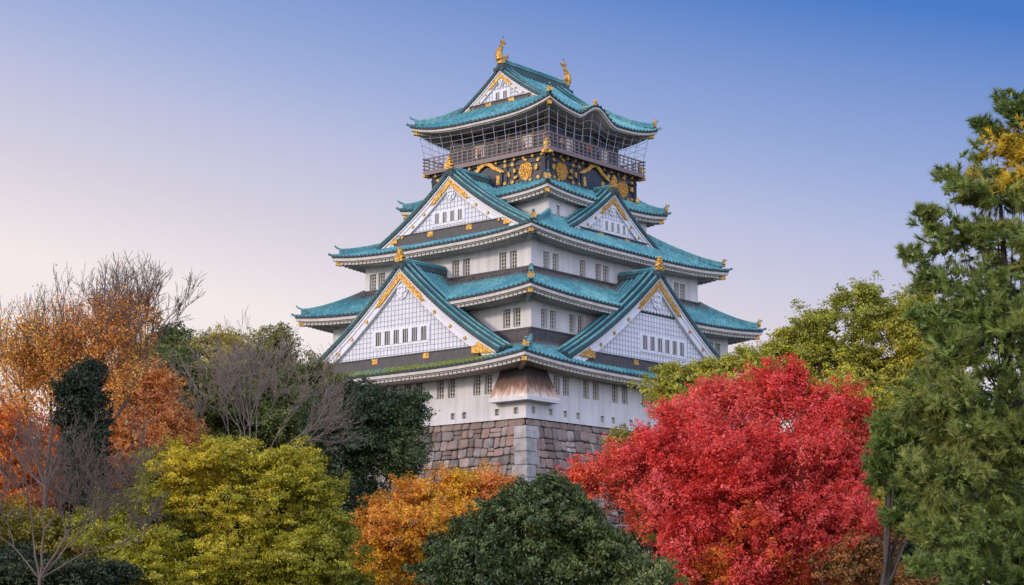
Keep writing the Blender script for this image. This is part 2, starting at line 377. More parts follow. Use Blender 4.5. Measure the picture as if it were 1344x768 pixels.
def wall_with_holes(mb, T, amin, amax, z0, z1, out, holes, depth=0.33):
    xs = sorted({amin, amax} | {h[0] - h[2] / 2 for h in holes} | {h[0] + h[2] / 2 for h in holes})
    zs = sorted({z0, z1} | {h[1] - h[3] / 2 for h in holes} | {h[1] + h[3] / 2 for h in holes})
    for i in range(len(xs) - 1):
        for j in range(len(zs) - 1):
            cx, cz = (xs[i] + xs[i + 1]) / 2, (zs[j] + zs[j + 1]) / 2
            if any(abs(cx - h[0]) < h[2] / 2 and abs(cz - h[1]) < h[3] / 2 for h in holes): continue
            mb.add([T(xs[i], out, zs[j]), T(xs[i + 1], out, zs[j]), T(xs[i + 1], out, zs[j + 1]), T(xs[i], out, zs[j + 1])], [(0, 1, 2, 3)])
    for a, z, w, h in holes:
        l, r_, b, t = a - w / 2, a + w / 2, z - h / 2, z + h / 2
        for q in (((l, b), (r_, b)), ((r_, b), (r_, t)), ((r_, t), (l, t)), ((l, t), (l, b))):
            mb.add([T(q[0][0], out, q[0][1]), T(q[1][0], out, q[1][1]), T(q[1][0], out - depth, q[1][1]), T(q[0][0], out - depth, q[0][1])], [(0, 1, 2, 3)])

def storey(bx, by, z0, z1, wins, m='plaster', name='storey_wall'):
    """wins: side -> list of (a, z, w, h, kind)"""
    mb = MB()
    for k, T in SIDES.items():
        A, O = half(k, bx, by); L = wins.get(k, [])
        wall_with_holes(mb, T, -A, A, z0, z1, O, [q[:4] for q in L])
    w = mb.build(name, M[m], castle, DZ)
    for k, L in wins.items():
        A, O = half(k, bx, by)
        for a, z, ww, hh, kind in L:
            put_window(k, a, O, z, ww, hh, castle, kind, 3 if kind == 'window' else 1, 5 if kind == 'window' else 1)
    return w

WW, WH = 0.86, 1.64
def row(al, z, w=WW, h=WH, kind='window'): return [(a, z, w, h, kind) for a in al]
W1L = [-12.0, -10.7, -7.6, -6.3, -3.4, -2.1, -.36, 1.04, 3.61, 4.92, 7.88, 9.19]
W1R = [-13.16, -11.88, -9.04, -7.67, -4.89, -3.44, -.38, 1.0, 4.0, 5.3, 8.2, 9.5, 12.4, 13.7]
LL = [-11.2, -8.4, -5.2, -2.0, -.4, 2.32, 5.09, 6.43, 10.17, 12.27]
LR = [-16.28, -14.0, -12.0, -10.24, -6.79, -5.18, -2.54, 0.2, 2.6, 5.1, 7.4, 10.0, 13.0, 15.9]
def mirror(l): return [-a for a in l]
storey(17.3, 13.36, 15.72, 20.75, {1: row(W1L, 18.88) + row(LL, 16.42, .5, .56, 'loophole'), 0: row(W1R, 18.9) + row(LR, 16.47, .5, .56, 'loophole'),
                                   2: row(W1R, 18.9), 3: row(W1L, 18.88)})
storey(15.2, 12.2, 23.8, 27.0, {1: row([-10.6, -9.45, 9.45, 10.61], 24.82), 0: row([-13.39, -12.18, -9.47, -8.27, 8.3, 9.5, 12.2, 13.4], 24.77), 2: row([-12, 12], 24.8), 3: row([-9, 9], 24.8)})
storey(12.9, 10.3, 29.0, 33.0, {1: row([-9.3, -8.12, -6.0, -2.6, 1.34, 2.64, 7.02, 8.26], 30.52), 0: row([-10.74, -9.45, -5.55, -3.19, -2.03, 2.1, 3.2, 9.26, 10.3], 30.5), 2: row([-9, 9], 30.5), 3: row([-8, 8], 30.5)})
storey(7.6, 8.0, 34.6, 38.3, {0: row([-6.2], 36.25, .42, .9, 'loophole'), 1: row([-6.9], 36.25, .42, .9, 'loophole')})
# dark boarded foot of the second storey and the dark ridge course under the third
b = MB()
for bx, by, z0, z1 in ((15.26, 12.26, 22.3, 23.8), (13.02, 10.42, 29.15, 29.75)):
    for k, T in SIDES.items():
        A, O = half(k, bx, by); b.box((-A, O - .3, z0), (A, O, z1), T)
        b.box((-A - .04, O - .3, z1 - .12), (A + .04, O + .06, z1 + .03), T)
        if z0 < 25:
            for i in range(int(2 * A / 1.9) + 1):
                a = -A + .1 + i * 1.9; b.box((a - .06, O, z0), (a + .06, O + .04, z1 - .12), T)
b.build('dark_wall_course', M['dark'], castle, DZ)

# ------------------------------------------------------------------ skirt roofs
for nme in ('R1', 'R2', 'R3', 'R4'): build_skirt(nme)
build_skirt('R5', kara=True)

# ------------------------------------------------------------------ gables
def build_gable(k, of, ob, za, zf, w, zb, bandh, gw, bw=0.95, c=0.26, nwin=6, winw=.66, winh=1.1, winz=None, woff=0.0, ridge_h=.62, back=False, fin=1.25):
    """gable on side k: front verge at distance of, roof running back to ob; apex za, feet (+-w, zf); wall foot zb"""
    T = SIDES[k]
    def rz(a):
        t = 1 - abs(a) / w
        return zf + (za - zf) * ((1 - c) * t + c * t * t * (1 if t > 0 else 0))
    cover, caps, trim, board, wall, gold, bars, band, ridge = MB(), MB(), MB(), MB(), MB(), MB(), MB(), MB(), MB()
    zr = lambda a: rz(a); pieces = []
    n = 14; aw = w + .25; gs_ = min(1.0, w / 9.0)
    for sg in (-1, 1):
        cover.grid([[T(sg * aw * i / n, o, zr(aw * i / n)) for o in np.linspace(ob, of, 12)] for i in range(n + 1)], cf=lambda p: (weather(p)[0], 0, .6))
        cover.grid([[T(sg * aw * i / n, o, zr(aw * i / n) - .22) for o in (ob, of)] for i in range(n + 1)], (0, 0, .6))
        m = int((of - 2.35 - ob) / .5)
        for i in range(m):
            o = ob + (i + .5) * .5
            rows = []
            for j in range(n + 1):
                a = aw * j / n; rows.append([T(sg * a, o + d, zr(a) + h) for d, h in ((-.10, 0), (-.07, .085), (0, .13), (.07, .085), (.10, 0))])
            cover.grid(rows, cf=weather)
        # verge: three thick descending ridges along the slope and a toothed edge of round tile ends
        for o, wd, h, lift in ((of - .15, .34, .22, .09), (of - .78, .36, .50, .20), (of - 1.48, .38, .62, .24), (of - 2.15, .30, .40, .14)):
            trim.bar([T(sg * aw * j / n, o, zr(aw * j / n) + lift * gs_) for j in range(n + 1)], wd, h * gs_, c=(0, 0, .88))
            trim.bar([T(sg * aw * j / n, o, zr(aw * j / n) + (lift + h * .5 + .05) * gs_) for j in range(n + 1)], wd * .72, .16 * gs_, c=(0, 0, .0))
        for o in (of - .46, of - 1.13, of - 1.82):
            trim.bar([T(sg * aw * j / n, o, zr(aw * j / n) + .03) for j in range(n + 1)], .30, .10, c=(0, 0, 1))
        L = math.hypot(w, za - zf); m = int(L / .34)
        for i in range(m):
            a = aw * (i + .5) / m; z = zr(a)
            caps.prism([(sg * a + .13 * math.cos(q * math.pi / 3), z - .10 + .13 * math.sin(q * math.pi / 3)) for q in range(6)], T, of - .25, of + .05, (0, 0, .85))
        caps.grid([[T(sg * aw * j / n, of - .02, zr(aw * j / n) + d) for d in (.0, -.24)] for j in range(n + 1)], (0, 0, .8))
        # bargeboard, stepped
        def strip(mb, d0, d1, o0, o1, a0=0.0, a1=w - .25, nn=16):
            ps = [a0 + (a1 - a0) * j / nn for j in range(nn + 1)]
            rows = [[T(sg * a, o1, zr(a) - d0), T(sg * a, o1, zr(a) - d1), T(sg * a, o0, zr(a) - d1), T(sg * a, o0, zr(a) - d0)] for a in ps]
            mb.grid(rows, close=True)
            mb.add(rows[-1], [(0, 1, 2, 3)]); mb.add(rows[0], [(3, 2, 1, 0)])
        sc = bw / .95
        strip(board, .24, .42, of - .55, of - .10)
        strip(board, .42, .42 + .36 * sc, of - .6, of - .20)
        strip(board, .42 + .36 * sc, .42 + 1.0 * sc, of - .65, of - .28)
        # gilding: at the apex, at the foot, bosses between
        ga = w * .21
        strip(gold, .42 + .14 * sc, .42 + .80 * sc, of - .3, of - .17, 0.0, ga, 6)
        for q in range(4):
            a = ga + .04 + q * .16 * sc; strip(gold, .42 + (.12 + .1 * q) * sc, .42 + (.80 - .16 * q) * sc, of - .3, of - .17, a - .02, a + .15 * sc, 1)
        fa = w * .80
        poly = [(sg * a, zr(a) - .46) for a in np.linspace(fa, w - .35, 6)] + [(sg * (w - .5), zb - .05), (sg * (fa - w * .06), zb - .05), (sg * (fa - w * .06), zb + bandh * .95), (sg * (fa - .02 * w), zb + bandh * 1.0)]
        if sg < 0: poly.reverse()
        foot = MB(); foot.prism(poly, T, of - .5, of - .15); pieces.append(('gilded_foot_fitting', foot))
        for q in (.36, .52, .67):
            a = w * q; z = zr(a) - .42 - .62 * sc
            boss = MB(); pieces.append(('gilded_boss', boss)); boss.prism([(sg * a + .17 * sc * math.cos(r_ * math.pi / 3), z + .17 * sc * math.sin(r_ * math.pi / 3)) for r_ in range(6)], T, of - .3, of - .17)
    # gable wall
    wi = w - .5
    def inner(a): return zr(a) - .42 - .55 * (bw / .95)
    pts = [a for a in np.linspace(-wi, wi, 41)]
    ow = of - gw
    wl = [(a, max(zb, inner(abs(a)))) for a in pts]
    vs = [T(a, ow, zb) for a, z in wl] + [T(a, ow, z) for a, z in wl]; q = len(wl)
    wall.add(vs, [(i, i + 1, q + i + 1, q + i) for i in range(q - 1)])
    zwin = winz if winz is not None else zb + bandh + .7
    pitch = winw + .46
    x0 = woff - pitch * (nwin - 1) / 2
    wl0, wl1 = woff - pitch * nwin / 2 - .12, woff + pitch * nwin / 2 + .12
    wz0, wz1 = zwin - winh / 2 - .22, zwin + winh / 2 + .20
    st = .44 if w > 6 else .36
    a = -wi
    while a < wi:
        zt = inner(abs(a)) - .05; zz = zb + bandh
        for (p0, p1) in (((zz, min(zt, wz0)), (wz1, zt)) if wl0 < a < wl1 else ((zz, zt),)):
            if p1 - p0 > .06: bars.box((a - .028, ow, p0), (a + .028, ow + .035, p1), T)
        a += st
    z = zb + bandh + .2
    while z < za:
        ha = 0.0
        for t_ in np.linspace(0, wi, 80):
            if inner(t_) > z: ha = t_
        ivs = [(-ha, ha)]
        if wz0 < z < wz1: ivs = [(-ha, wl0), (wl1, ha)]
        for p0, p1 in ivs:
            if p1 - p0 > .06: bars.box((p0, ow, z - .025), (p1, ow + .03, z + .025), T)
        z += st
    # window row in a white frame
    frame = MB()
    frame.box((wl0, ow, wz0), (wl1, ow + .06, zwin - winh / 2), T); frame.box((wl0, ow, zwin + winh / 2), (wl1, ow + .06, wz1), T)
    for i in range(nwin + 1):
        a0 = wl0 if i == 0 else x0 + (i - 1) * pitch + winw / 2; a1 = wl1 if i == nwin else x0 + i * pitch - winw / 2
        frame.box((a0, ow, zwin - winh / 2), (a1, ow + .10, zwin + winh / 2), T)
    # band with gilt plates under the wall
    bl = w * .80
    band.box((-bl, ow - .1, zb - .5), (bl, ow + .28, zb + bandh * .86), T); band.box((-bl, ow, zb + bandh * .86), (bl, ow + .36, zb + bandh), T)
    for q in (-.27, .27):
        pl = MB(); pl.box((w * q - .34, ow + .2, zb + .05), (w * q + .34, ow + .33, zb + bandh * .86), T); pieces.append(('gilded_plate', pl))
    # pendant under the apex
    pend, zt = MB(), za - .42 - 1.0 * (bw / .95)
    s_ = w / 11.0
    pp = [(0, .75), (.35, .35), (.75, .05), (1.25, -.45), (1.15, -.62), (.72, -.50), (.62, -.62), (.66, -.95), (.50, -1.12), (.42, -1.35), (.2, -1.42), (0, -1.55)]
    poly = [(x * s_, zt + y * s_) for x, y in pp] + [(-x * s_, zt + y * s_) for x, y in reversed(pp[1:-1])]
    pend.prism(poly[::-1], T, ow, ow + .14)
    for bx_, bz_, br_ in ((0, -.35, .20), (-.36, -.42, .2), (.36, -.42, .2), (0, -.85, .24), (-.33, -.8, .18), (.33, -.8, .18), (0, -1.22, .16), (-.75, -.3, .13), (.75, -.3, .13)):
        pend.prism([(bx_ * s_ + math.cos(q * math.pi / 3) * br_ * s_, zt + (bz_ + math.sin(q * math.pi / 3) * br_) * s_) for q in range(6)], T, ow + .14, ow + .26)
    # ridge along the top
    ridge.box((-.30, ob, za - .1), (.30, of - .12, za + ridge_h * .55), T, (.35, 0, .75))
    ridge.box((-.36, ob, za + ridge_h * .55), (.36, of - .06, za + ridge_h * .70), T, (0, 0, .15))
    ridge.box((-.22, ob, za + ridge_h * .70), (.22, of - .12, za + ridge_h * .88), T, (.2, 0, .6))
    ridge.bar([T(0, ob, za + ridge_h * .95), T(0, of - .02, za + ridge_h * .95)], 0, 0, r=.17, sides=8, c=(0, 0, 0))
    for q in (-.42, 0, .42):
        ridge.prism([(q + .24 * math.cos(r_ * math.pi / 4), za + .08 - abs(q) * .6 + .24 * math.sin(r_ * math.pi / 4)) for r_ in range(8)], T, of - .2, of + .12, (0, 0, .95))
    if fin:
        fm = MB(); finial(fm, T, 0, of - .15, za + ridge_h * .75, fin); pieces.append(('gilded_finial', fm))
    go = wall.build('gable_wall', M['white'], castle, DZ)
    cover.build('gable_roof', M['roof'], go, DZ); trim.build('verge_ridge', M['roof'], go, DZ); caps.build('verge_tile_ends', M['roof'], go, DZ)
    board.build('bargeboard', M['white'], go, DZ); bars.build('wall_lattice', M['lattice'], go, DZ); frame.build('window_frame', M['white'], go, DZ)
    band.build('dark_band', M['dark'], go, DZ); pend.build('pendant', M['white'], go, DZ); ridge.build('gable_ridge', M['roof'], go, DZ)
    gold.build('gilded_apex_chevron', M['gold'], go, DZ)
    for nm, pm in pieces: pm.build(nm, M['gold'], go, DZ)
    for i in range(nwin):
        wx = x0 + i * pitch
        p = MB(); p.box((wx - winw / 2, ow, zwin - winh / 2), (wx + winw / 2, ow + .012, zwin + winh / 2), T)
        for j in range(2): p.box((wx - winw / 2 + (j + 1) * winw / 3 - .03, ow + .02, zwin - winh / 2), (wx - winw / 2 + (j + 1) * winw / 3 + .03, ow + .05, zwin + winh / 2), T)
        me = p.build('gable_window', M['hole'], go, DZ)
        me.data.materials.append(M['bar'])
        for pi, poly in enumerate(me.data.polygons):
            if pi >= 6: poly.material_index = 1

for k in (1, 3): build_gable(k, 19.0, 12.8, 30.2, 21.55, 11.6, 21.5, .62, .62, winz=23.85, woff=-.15, winh=1.25, fin=1.35)
for k in (0, 2): build_gable(k, 15.1, 10.2, 30.25, 21.35, 13.2, 21.45, .62, .62, winz=23.75, woff=1.0, winh=1.3, fin=1.4, winw=.70)
for k in (1, 3): build_gable(k, 12.55, 6.8, 39.9, 33.95, 9.0, 34.15, .62, .55, bw=.85, nwin=4, winz=35.85, woff=-.35, winw=.5, winh=1.0, fin=1.35)
for k in (0, 2): build_gable(k, 9.95, 7.0, 38.85, 33.9, 7.6, 34.1, .55, .5, bw=.8, nwin=4, winz=35.45, woff=.5, winw=.45, winh=.9, fin=1.2)
for k in (1, 3): build_gable(k, 5.35, -.02, 51.75, 48.0, 5.35, 48.1, .45, .45, bw=.6, c=.2, nwin=2, winz=49.05, winw=.5, winh=.75, ridge_h=.95, fin=0)

# ------------------------------------------------------------------ roof fish on the top ridge
def shachi(sg):
    mb = MB(); x0, z0 = sg * 5.0, 52.55
    path = [(0.0, 0), (.28, .25), (.38, .62), (.28, .98), (.02, 1.28), (-.22, 1.50), (-.34, 1.72)]
    rad = [.42, .43, .37, .29, .21, .14, .08]
    pts = [Vector((x0 + sg * a, 0, z0 + z)) for a, z in path]
    mb.bar(pts, 0, 0, up=(0, 1, 0), r=rad, sides=10)
    fin = [(-.30, 1.55), (-.75, 1.95), (-.42, 1.90), (-.30, 2.25), (-.14, 1.92), (.16, 2.02), (-.10, 1.60)]
    def plate(poly, th, dy=0.0):
        n = len(poly); vs = [(x0 + sg * a, dy - th, z0 + z) for a, z in poly] + [(x0 + sg * a, dy + th, z0 + z) for a, z in poly]
        mb.add(vs, [tuple(range(n)), tuple(reversed(range(n, 2 * n)))] + [(i, i + n, (i + 1) % n + n, (i + 1) % n) for i in range(n)])
    plate(fin, .09)
    for q in range(5):                                   # spines on the back
        t = .35 + q * .26; xx = .80 - .16 * abs(q - 1); plate([(xx - .32, t - .12), (xx, t + .05), (xx - .34, t + .14)], .05)
    for sy in (-1, 1):                                   # pectoral fins and jaw
        plate([(-.1, .30), (-.55, .62), (-.50, .35), (-.62, .22), (-.15, .10)], .05, sy * .42)
    mb.bar([(x0 - sg * .1, 0, z0 + .1), (x0 - sg * .52, 0, z0 + .02)], 0, 0, up=(0, 1, 0), r=[.40, .22], sides=8)
    mb.bar([(x0, 0, z0 - .35), (x0, 0, z0 + .1)], 0, 0, up=(1, 0, 0), r=[.42, .5], sides=8)
    mb.build('gilded_roof_fish', M['gold'], castle, DZ)
    rod = MB(); rod.bar([(x0 - sg * .3, 0, z0 + 1.7), (x0 - sg * .3, 0, z0 + 2.6)], .05, .05, up=(0, 1, 0)); rod.bar([(x0 - sg * .5, 0, z0 + 2.42), (x0 - sg * .1, 0, z0 + 2.42)], .04, .04)
    rod.build('lightning_rod', M['rail'], castle, DZ)
for sg in (-1, 1): shachi(sg)
# ornaments on the karahafu
for a, z, h in ((-1.2, 47.0, .95), (-2.9, 46.35, .5), (.6, 46.35, .5)): ko = MB(); finial(ko, SIDES[0], a, 8.55, z, h); ko.build('gilded_finial', M['gold'], castle, DZ)

# ------------------------------------------------------------------ black storey with gilding (W5)
b = MB()
for k, T in SIDES.items():
    A, O = half(k, 6.9, 7.2)
    b.add([T(-A, O, 38.9), T(A, O, 38.9), T(A, O, 42.0), T(-A, O, 42.0)], [(0, 1, 2, 3)])
    for z0, z1, d in ((39.35, 39.65, .10), (41.05, 41.30, .12), (41.62, 41.95, .22)): b.box((-A - d, O, z0), (A + d, O + d, z1), T)
    for a in (-A + .28, -3.2, -2.3, 2.3, 3.2, A - .28): b.box((a - .2, O, 39.1), (a + .2, O + .16, 42.0), T)
    for i in range(5): b.box((-A + .05 + i * .12, O + .16, 39.2), (-A + .10 + i * .12, O + .2, 41.9), T); b.box((A - .10 - i * .12, O + .16, 39.2), (A - .05 - i * .12, O + .2, 41.9), T)
b.build('lacquered_wall', M['lacquer'], castle, DZ)
for k, T in SIDES.items():
    if k > 1: continue
    A, O = half(k, 6.9, 7.2)
    for sg in (-1, 1):
        med = MB()
        a0, z0 = sg * 4.75, 40.35
        ring = [(a0 + .80 * (1 + .05 * math.cos(8 * q * math.pi / 12)) * math.cos(q * math.pi / 12), z0 + .88 * (1 + .05 * math.cos(8 * q * math.pi / 12)) * math.sin(q * math.pi / 12)) for q in range(24)]
        med.prism(ring, T, O, O + .12)
        for q in range(36):                              # embossed scrollwork on the disc
            an = q * 2.4; rr = .74 * math.sqrt((q + .5) / 36); cxx, czz = a0 + rr * math.cos(an), z0 + rr * 1.08 * math.sin(an)
            med.prism([(cxx + .075 * math.cos(u * math.pi / 3), czz + .075 * math.sin(u * math.pi / 3)) for u in range(6)], T, O + .12, O + .20)
        med.build('gilded_medallion', M['gold'], castle, DZ)
    def plate(a, z, w, h, rot=0.0, d=.24):
        c_, s_ = math.cos(rot), math.sin(rot)
        oct_ = [(-.5, -.3), (-.3, -.5), (.3, -.5), (.5, -.3), (.5, .3), (.3, .5), (-.3, .5), (-.5, .3)]
        gp = MB(); gp.prism([(a + (x * w) * c_ - (y * h) * s_, z + (x * w) * s_ + (y * h) * c_) for x, y in oct_], T, O + .05, O + d); gp.build('gilded_plate', M['gold'], castle, DZ)
    for a in (-A + .85, -3.2, -2.3, 2.3, 3.2, A - .85):
        for z in (39.5, 41.17): plate(a, z, .34, .30)
    for a in np.arange(-A + .6, A, 1.12): plate(a, 41.85, .17, .50, d=.34); plate(a, 41.60, .28, .17, d=.32)
    for sg in (-1, 1):
        for a, z, w_, h_ in ((3.45, 40.55, .30, .40), (6.1, 40.5, .34, .50), (3.6, 39.9, .40, .26), (4.75, 41.42, .50, .18), (2.75, 40.3, .22, .55), (5.4, 39.4, .3, .24)):
            plate(sg * a, z, w_, h_, rng.uniform(-.3, .3))
    # gilded dormer chevron in the middle, over a window
    chev = [(0, 42.25), (.5, 41.85), (1.2, 41.30), (2.1, 40.85), (2.35, 40.55), (1.9, 40.60), (1.0, 41.0), (.45, 41.42), (0, 41.6)]
    gp = MB()
    for sg in (-1, 1):
        poly = [(sg * x, z) for x, z in chev]; gp.prism(poly if sg < 0 else poly[::-1], T, O + .2, O + .42)
    gp.build('gilded_dormer_chevron', M['gold'], castle, DZ)
    for x in (-1.4, 1.4): gp = MB(); gp.prism([(x - .2, 39.5), (x + .2, 39.5), (x + .2, 40.4), (x - .2, 40.4)], T, O, O + .22); gp.build('gilded_plate', M['gold'], castle, DZ)
    for a in (-A - .35, A + .35): gp = MB(); gp.box((a - .16, O, 41.55), (a + .16, O + .95, 41.80), T); gp.build('gilded_bracket', M['gold'], castle, DZ)
    Tc = lambda a, o, z, T=T, A=A, O=O: tuple((Vector(T(A, O, z)) + Vector(T(1, 1, 0)) * .7071 * o + Vector(T(1, -1, 0)) * .7071 * a))
    gp = MB(); gp.prism([(-.42, 41.75), (.42, 41.75), (.30, 42.15), (.36, 42.45), (.18, 42.95), (-.18, 42.95), (-.36, 42.45), (-.30, 42.15)], Tc, .35, .75)
    gp.build('gilded_corner_fitting', M['gold'], castle, DZ)
    gp = MB(); gp.prism([(-.3, 39.3), (.3, 39.3), (.3, 39.75), (-.3, 39.75)], Tc, .0, .32); gp.build('gilded_plate', M['gold'], castle, DZ)
for k, T in SIDES.items():
    A, O = half(k, 6.9, 7.2); dw = MB()
    dw.prism([(-1.9, 39.2), (1.9, 39.2), (1.9, 40.5), (1.0, 40.95), (0, 41.4), (-1.0, 40.95), (-1.9, 40.5)], T, O, O + .19); dw.build('dormer_panel', M['lacquer'], castle, DZ)
wp = MB()
for k, T in SIDES.items():
    A, O = half(k, 6.9, 7.2)
    for i in range(6): wp.box((-1.15 + i * .4, O + .19, 39.35), (-.85 + i * .4, O + .21, 40.2), T)
wp.build('dormer_window', M['glass'], castle, DZ)

# ------------------------------------------------------------------ observation floor
fl = MB()
for k, T in SIDES.items():
    A, O = half(k, 7.45, 7.95); fl.box((-A, O - 2.4, 41.98), (A, O, 42.12), T); fl.box((-A, O - .1, 41.80), (A, O + .05, 42.2), T)
    for i in range(int(2 * A / .8) + 1): fl.box((-A + i * .8 - .09, O - .9, 41.78), (-A + i * .8 + .09, O - .12, 41.975), T)
bal = fl.build('balcony', M['rail'], castle, DZ)
rl = MB()
for k, T in SIDES.items():
    A, O = half(k, 7.38, 7.88)
    for z, d in ((42.42, .07), (42.78, .07), (43.12, .07), (43.45, .11)): rl.bar([T(-A - .25, O, z), T(A + .25, O, z)], d, d)
    n = int(2 * A / .62)
    for i in range(n + 1): a = -A + 2 * A * i / n; rl.box((a - .045, O - .04, 42.1), (a + .045, O + .04, 43.42), T)
rl.build('railing', M['rail'], bal, DZ)
nt_ = MB()
fR5 = skirt_z('R5', True)
for k, T in SIDES.items():
    A, O = half(k, 7.38, 7.88); A2, O2 = half(k, 7.85, 8.30)
    n = 12
    for i in range(n + 1):
        u = 2 * i / n - 1; zt = fR5(k, u * A2, O2) - .55
        nt_.bar([T(u * A, O, 43.5), T(u * A2, O2, zt)], .04, .04)
    for q in (.25, .5, .75):
        nt_.bar([T((2 * j / 30 - 1) * (A + (A2 - A) * q), O + (O2 - O) * q, 43.5 + q * (fR5(k, (2 * j / 30 - 1) * A2, O2) - .55 - 43.5)) for j in range(31)], .025, .025)
nt_.build('safety_net', M['net'], bal, DZ)
core, gl = MB(), MB()
for k, T in SIDES.items():
    A, O = half(k, 5.5, 6.0)
    core.add([T(-A, O, 42.1), T(A, O, 42.1), T(A, O, 47.2), T(-A, O, 47.2)], [(0, 1, 2, 3)])
    n = 8
    for i in range(n + 1): a = -A + 2 * A * i / n; core.box((a - .13, O, 42.1), (a + .13, O + .14, 46.4), T)
    for z in (42.9, 44.35, 45.3): core.box((-A, O, z - .09), (A, O + .10, z + .09), T)
    for i in range(n):
        a = -A + 2 * A * (i + .5) / n; wd = A / n - .16
        if i % 4 == 2 and k < 2: cw = MB(); cw.box((a - wd, O, 43.0), (a + wd, O + .055, 44.25), T); cw.build('white_panel', M['plaster'], castle, DZ)
        else: gl.box((a - wd, O, 43.0), (a + wd, O + .05, 44.25), T)
        gl.box((a - wd, O, 44.45), (a + wd, O + .045, 45.2), T)
cr = core.build('observation_room_wall', M['brown'], castle, DZ); gl.build('window_glass', M['glass'], cr, DZ)

# ------------------------------------------------------------------ flared stone-drop bay wrapping the near corner of the first storey
mrust = bpy.data.materials.new('rain_stained_plaster'); mrust.use_nodes = True; t = mrust.node_tree; bs = t.nodes['Principled BSDF']; bs.inputs['Roughness'].default_value = .85
co = t.nodes.new('ShaderNodeTexCoord'); mp = t.nodes.new('ShaderNodeMapping'); mp.inputs['Scale'].default_value = (2.2, 2.2, .16)
n1 = t.nodes.new('ShaderNodeTexNoise'); n1.inputs['Scale'].default_value = 1.6; n1.inputs['Detail'].default_value = 8
t.links.new(co.outputs['Object'], mp.inputs[0]); t.links.new(mp.outputs[0], n1.inputs['Vector'])
sp = t.nodes.new('ShaderNodeSeparateXYZ'); t.links.new(co.outputs['Object'], sp.inputs[0])
ma = t.nodes.new('ShaderNodeMath'); ma.operation = 'MULTIPLY_ADD'; ma.inputs[1].default_value = 1.7; t.links.new(n1.outputs['Fac'], ma.inputs[0]); t.links.new(sp.outputs[2], ma.inputs[2])
rp = t.nodes.new('ShaderNodeValToRGB'); mr = t.nodes.new('ShaderNodeMapRange'); mr.inputs[1].default_value = 2.4; mr.inputs[2].default_value = 4.6
t.links.new(ma.outputs[0], mr.inputs[0]); t.links.new(mr.outputs[0], rp.inputs[0])
e = rp.color_ramp.elements; e[0].position = .05; e[0].color = (.66, .60, .57, 1); e[1].position = .95; e[1].color = (.045, .036, .036, 1)
x = e.new(.32); x.color = (.42, .27, .20, 1); x = e.new(.58); x.color = (.16, .085, .06, 1)
t.links.new(rp.outputs[0], bs.inputs['Base Color'])
bay = MB()
zt_, zl, zb_ = 20.1, 17.45, 17.15
A1, O1 = 17.3, 13.36
inn_x, inn_y = -14.6, -10.7
def ringp(z, f, e): return [(-A1 - f, inn_y + e, z), (-A1 - f, -O1 - f, z), (inn_x - .0 + e * .0 + (.0), -O1 - f, z)]
secs = []
for q in range(9):
    s = q / 8; z = zt_ + (zl - zt_) * s; f = .06 + .95 * s ** 1.08; ex = .62 * s
    secs.append([(-A1 + .02, inn_y + ex, z), (-A1 - f, inn_y + ex, z), (-A1 - f, -O1 - f, z), (inn_x + ex, -O1 - f, z), (inn_x + ex, -O1 + .02, z)])
bay.grid(secs)
bo = bay.build('stone_drop_bay', mrust, castle, DZ)
lp = MB(); f, ex = 1.03, .66
p5 = [(-A1 + .02, inn_y + ex), (-A1 - f, inn_y + ex), (-A1 - f, -O1 - f), (inn_x + ex, -O1 - f), (inn_x + ex, -O1 + .02), (-A1 + .02, -O1 + .02)]
lp.add([(x, y, zl + .02) for x, y in p5] + [(x, y, zb_) for x, y in p5], [(0, 1, 2, 5), (2, 3, 4, 5), (11, 8, 7, 6), (11, 10, 9, 8)] + [(i, i + 6, (i + 1) % 6 + 6, (i + 1) % 6) for i in range(6)])
lp.build('bay_lip', M['plaster'], bo, DZ)

# ------------------------------------------------------------------ stone base
ZT, ZG = 15.7, -2.2
def batter(z): t = (ZT - z); return 0.165 * t + 0.0052 * t * t
st, back_, quo = MB(), MB(), MB()
def stone(mb, T, q, col, bulge, rr=random.Random(9)):
    """q: 4 corners (a, z) counterclockwise; corners chipped, front pushed out, edges rounded off into the joint"""
    ca = sum(p[0] for p in q) / 4; cz = sum(p[1] for p in q) / 4; o8 = []
    for i in range(4):
        p, n, l = q[i], q[(i + 1) % 4], q[i - 1]; c0, c1 = rr.uniform(.05, .26), rr.uniform(.05, .26)
        o8.append((p[0] + (l[0] - p[0]) * c0, p[1] + (l[1] - p[1]) * c0)); o8.append((p[0] + (n[0] - p[0]) * c1, p[1] + (n[1] - p[1]) * c1))
    outer = [T(a, -.06, z) for a, z in o8]; mid = [T(a + (ca - a) * .07, bulge * .7, z + (cz - z) * .07) for a, z in o8]
    inn = [T(a + (ca - a) * .32, bulge * rr.uniform(.8, 1.2), z + (cz - z) * .32) for a, z in o8]
    fs = [(i, (i + 1) % 8, 8 + (i + 1) % 8, 8 + i) for i in range(8)] + [(8 + i, 8 + (i + 1) % 8, 16 + (i + 1) % 8, 16 + i) for i in range(8)] + [tuple(range(16, 24))]
    mb.add(outer + mid + inn, fs, col)
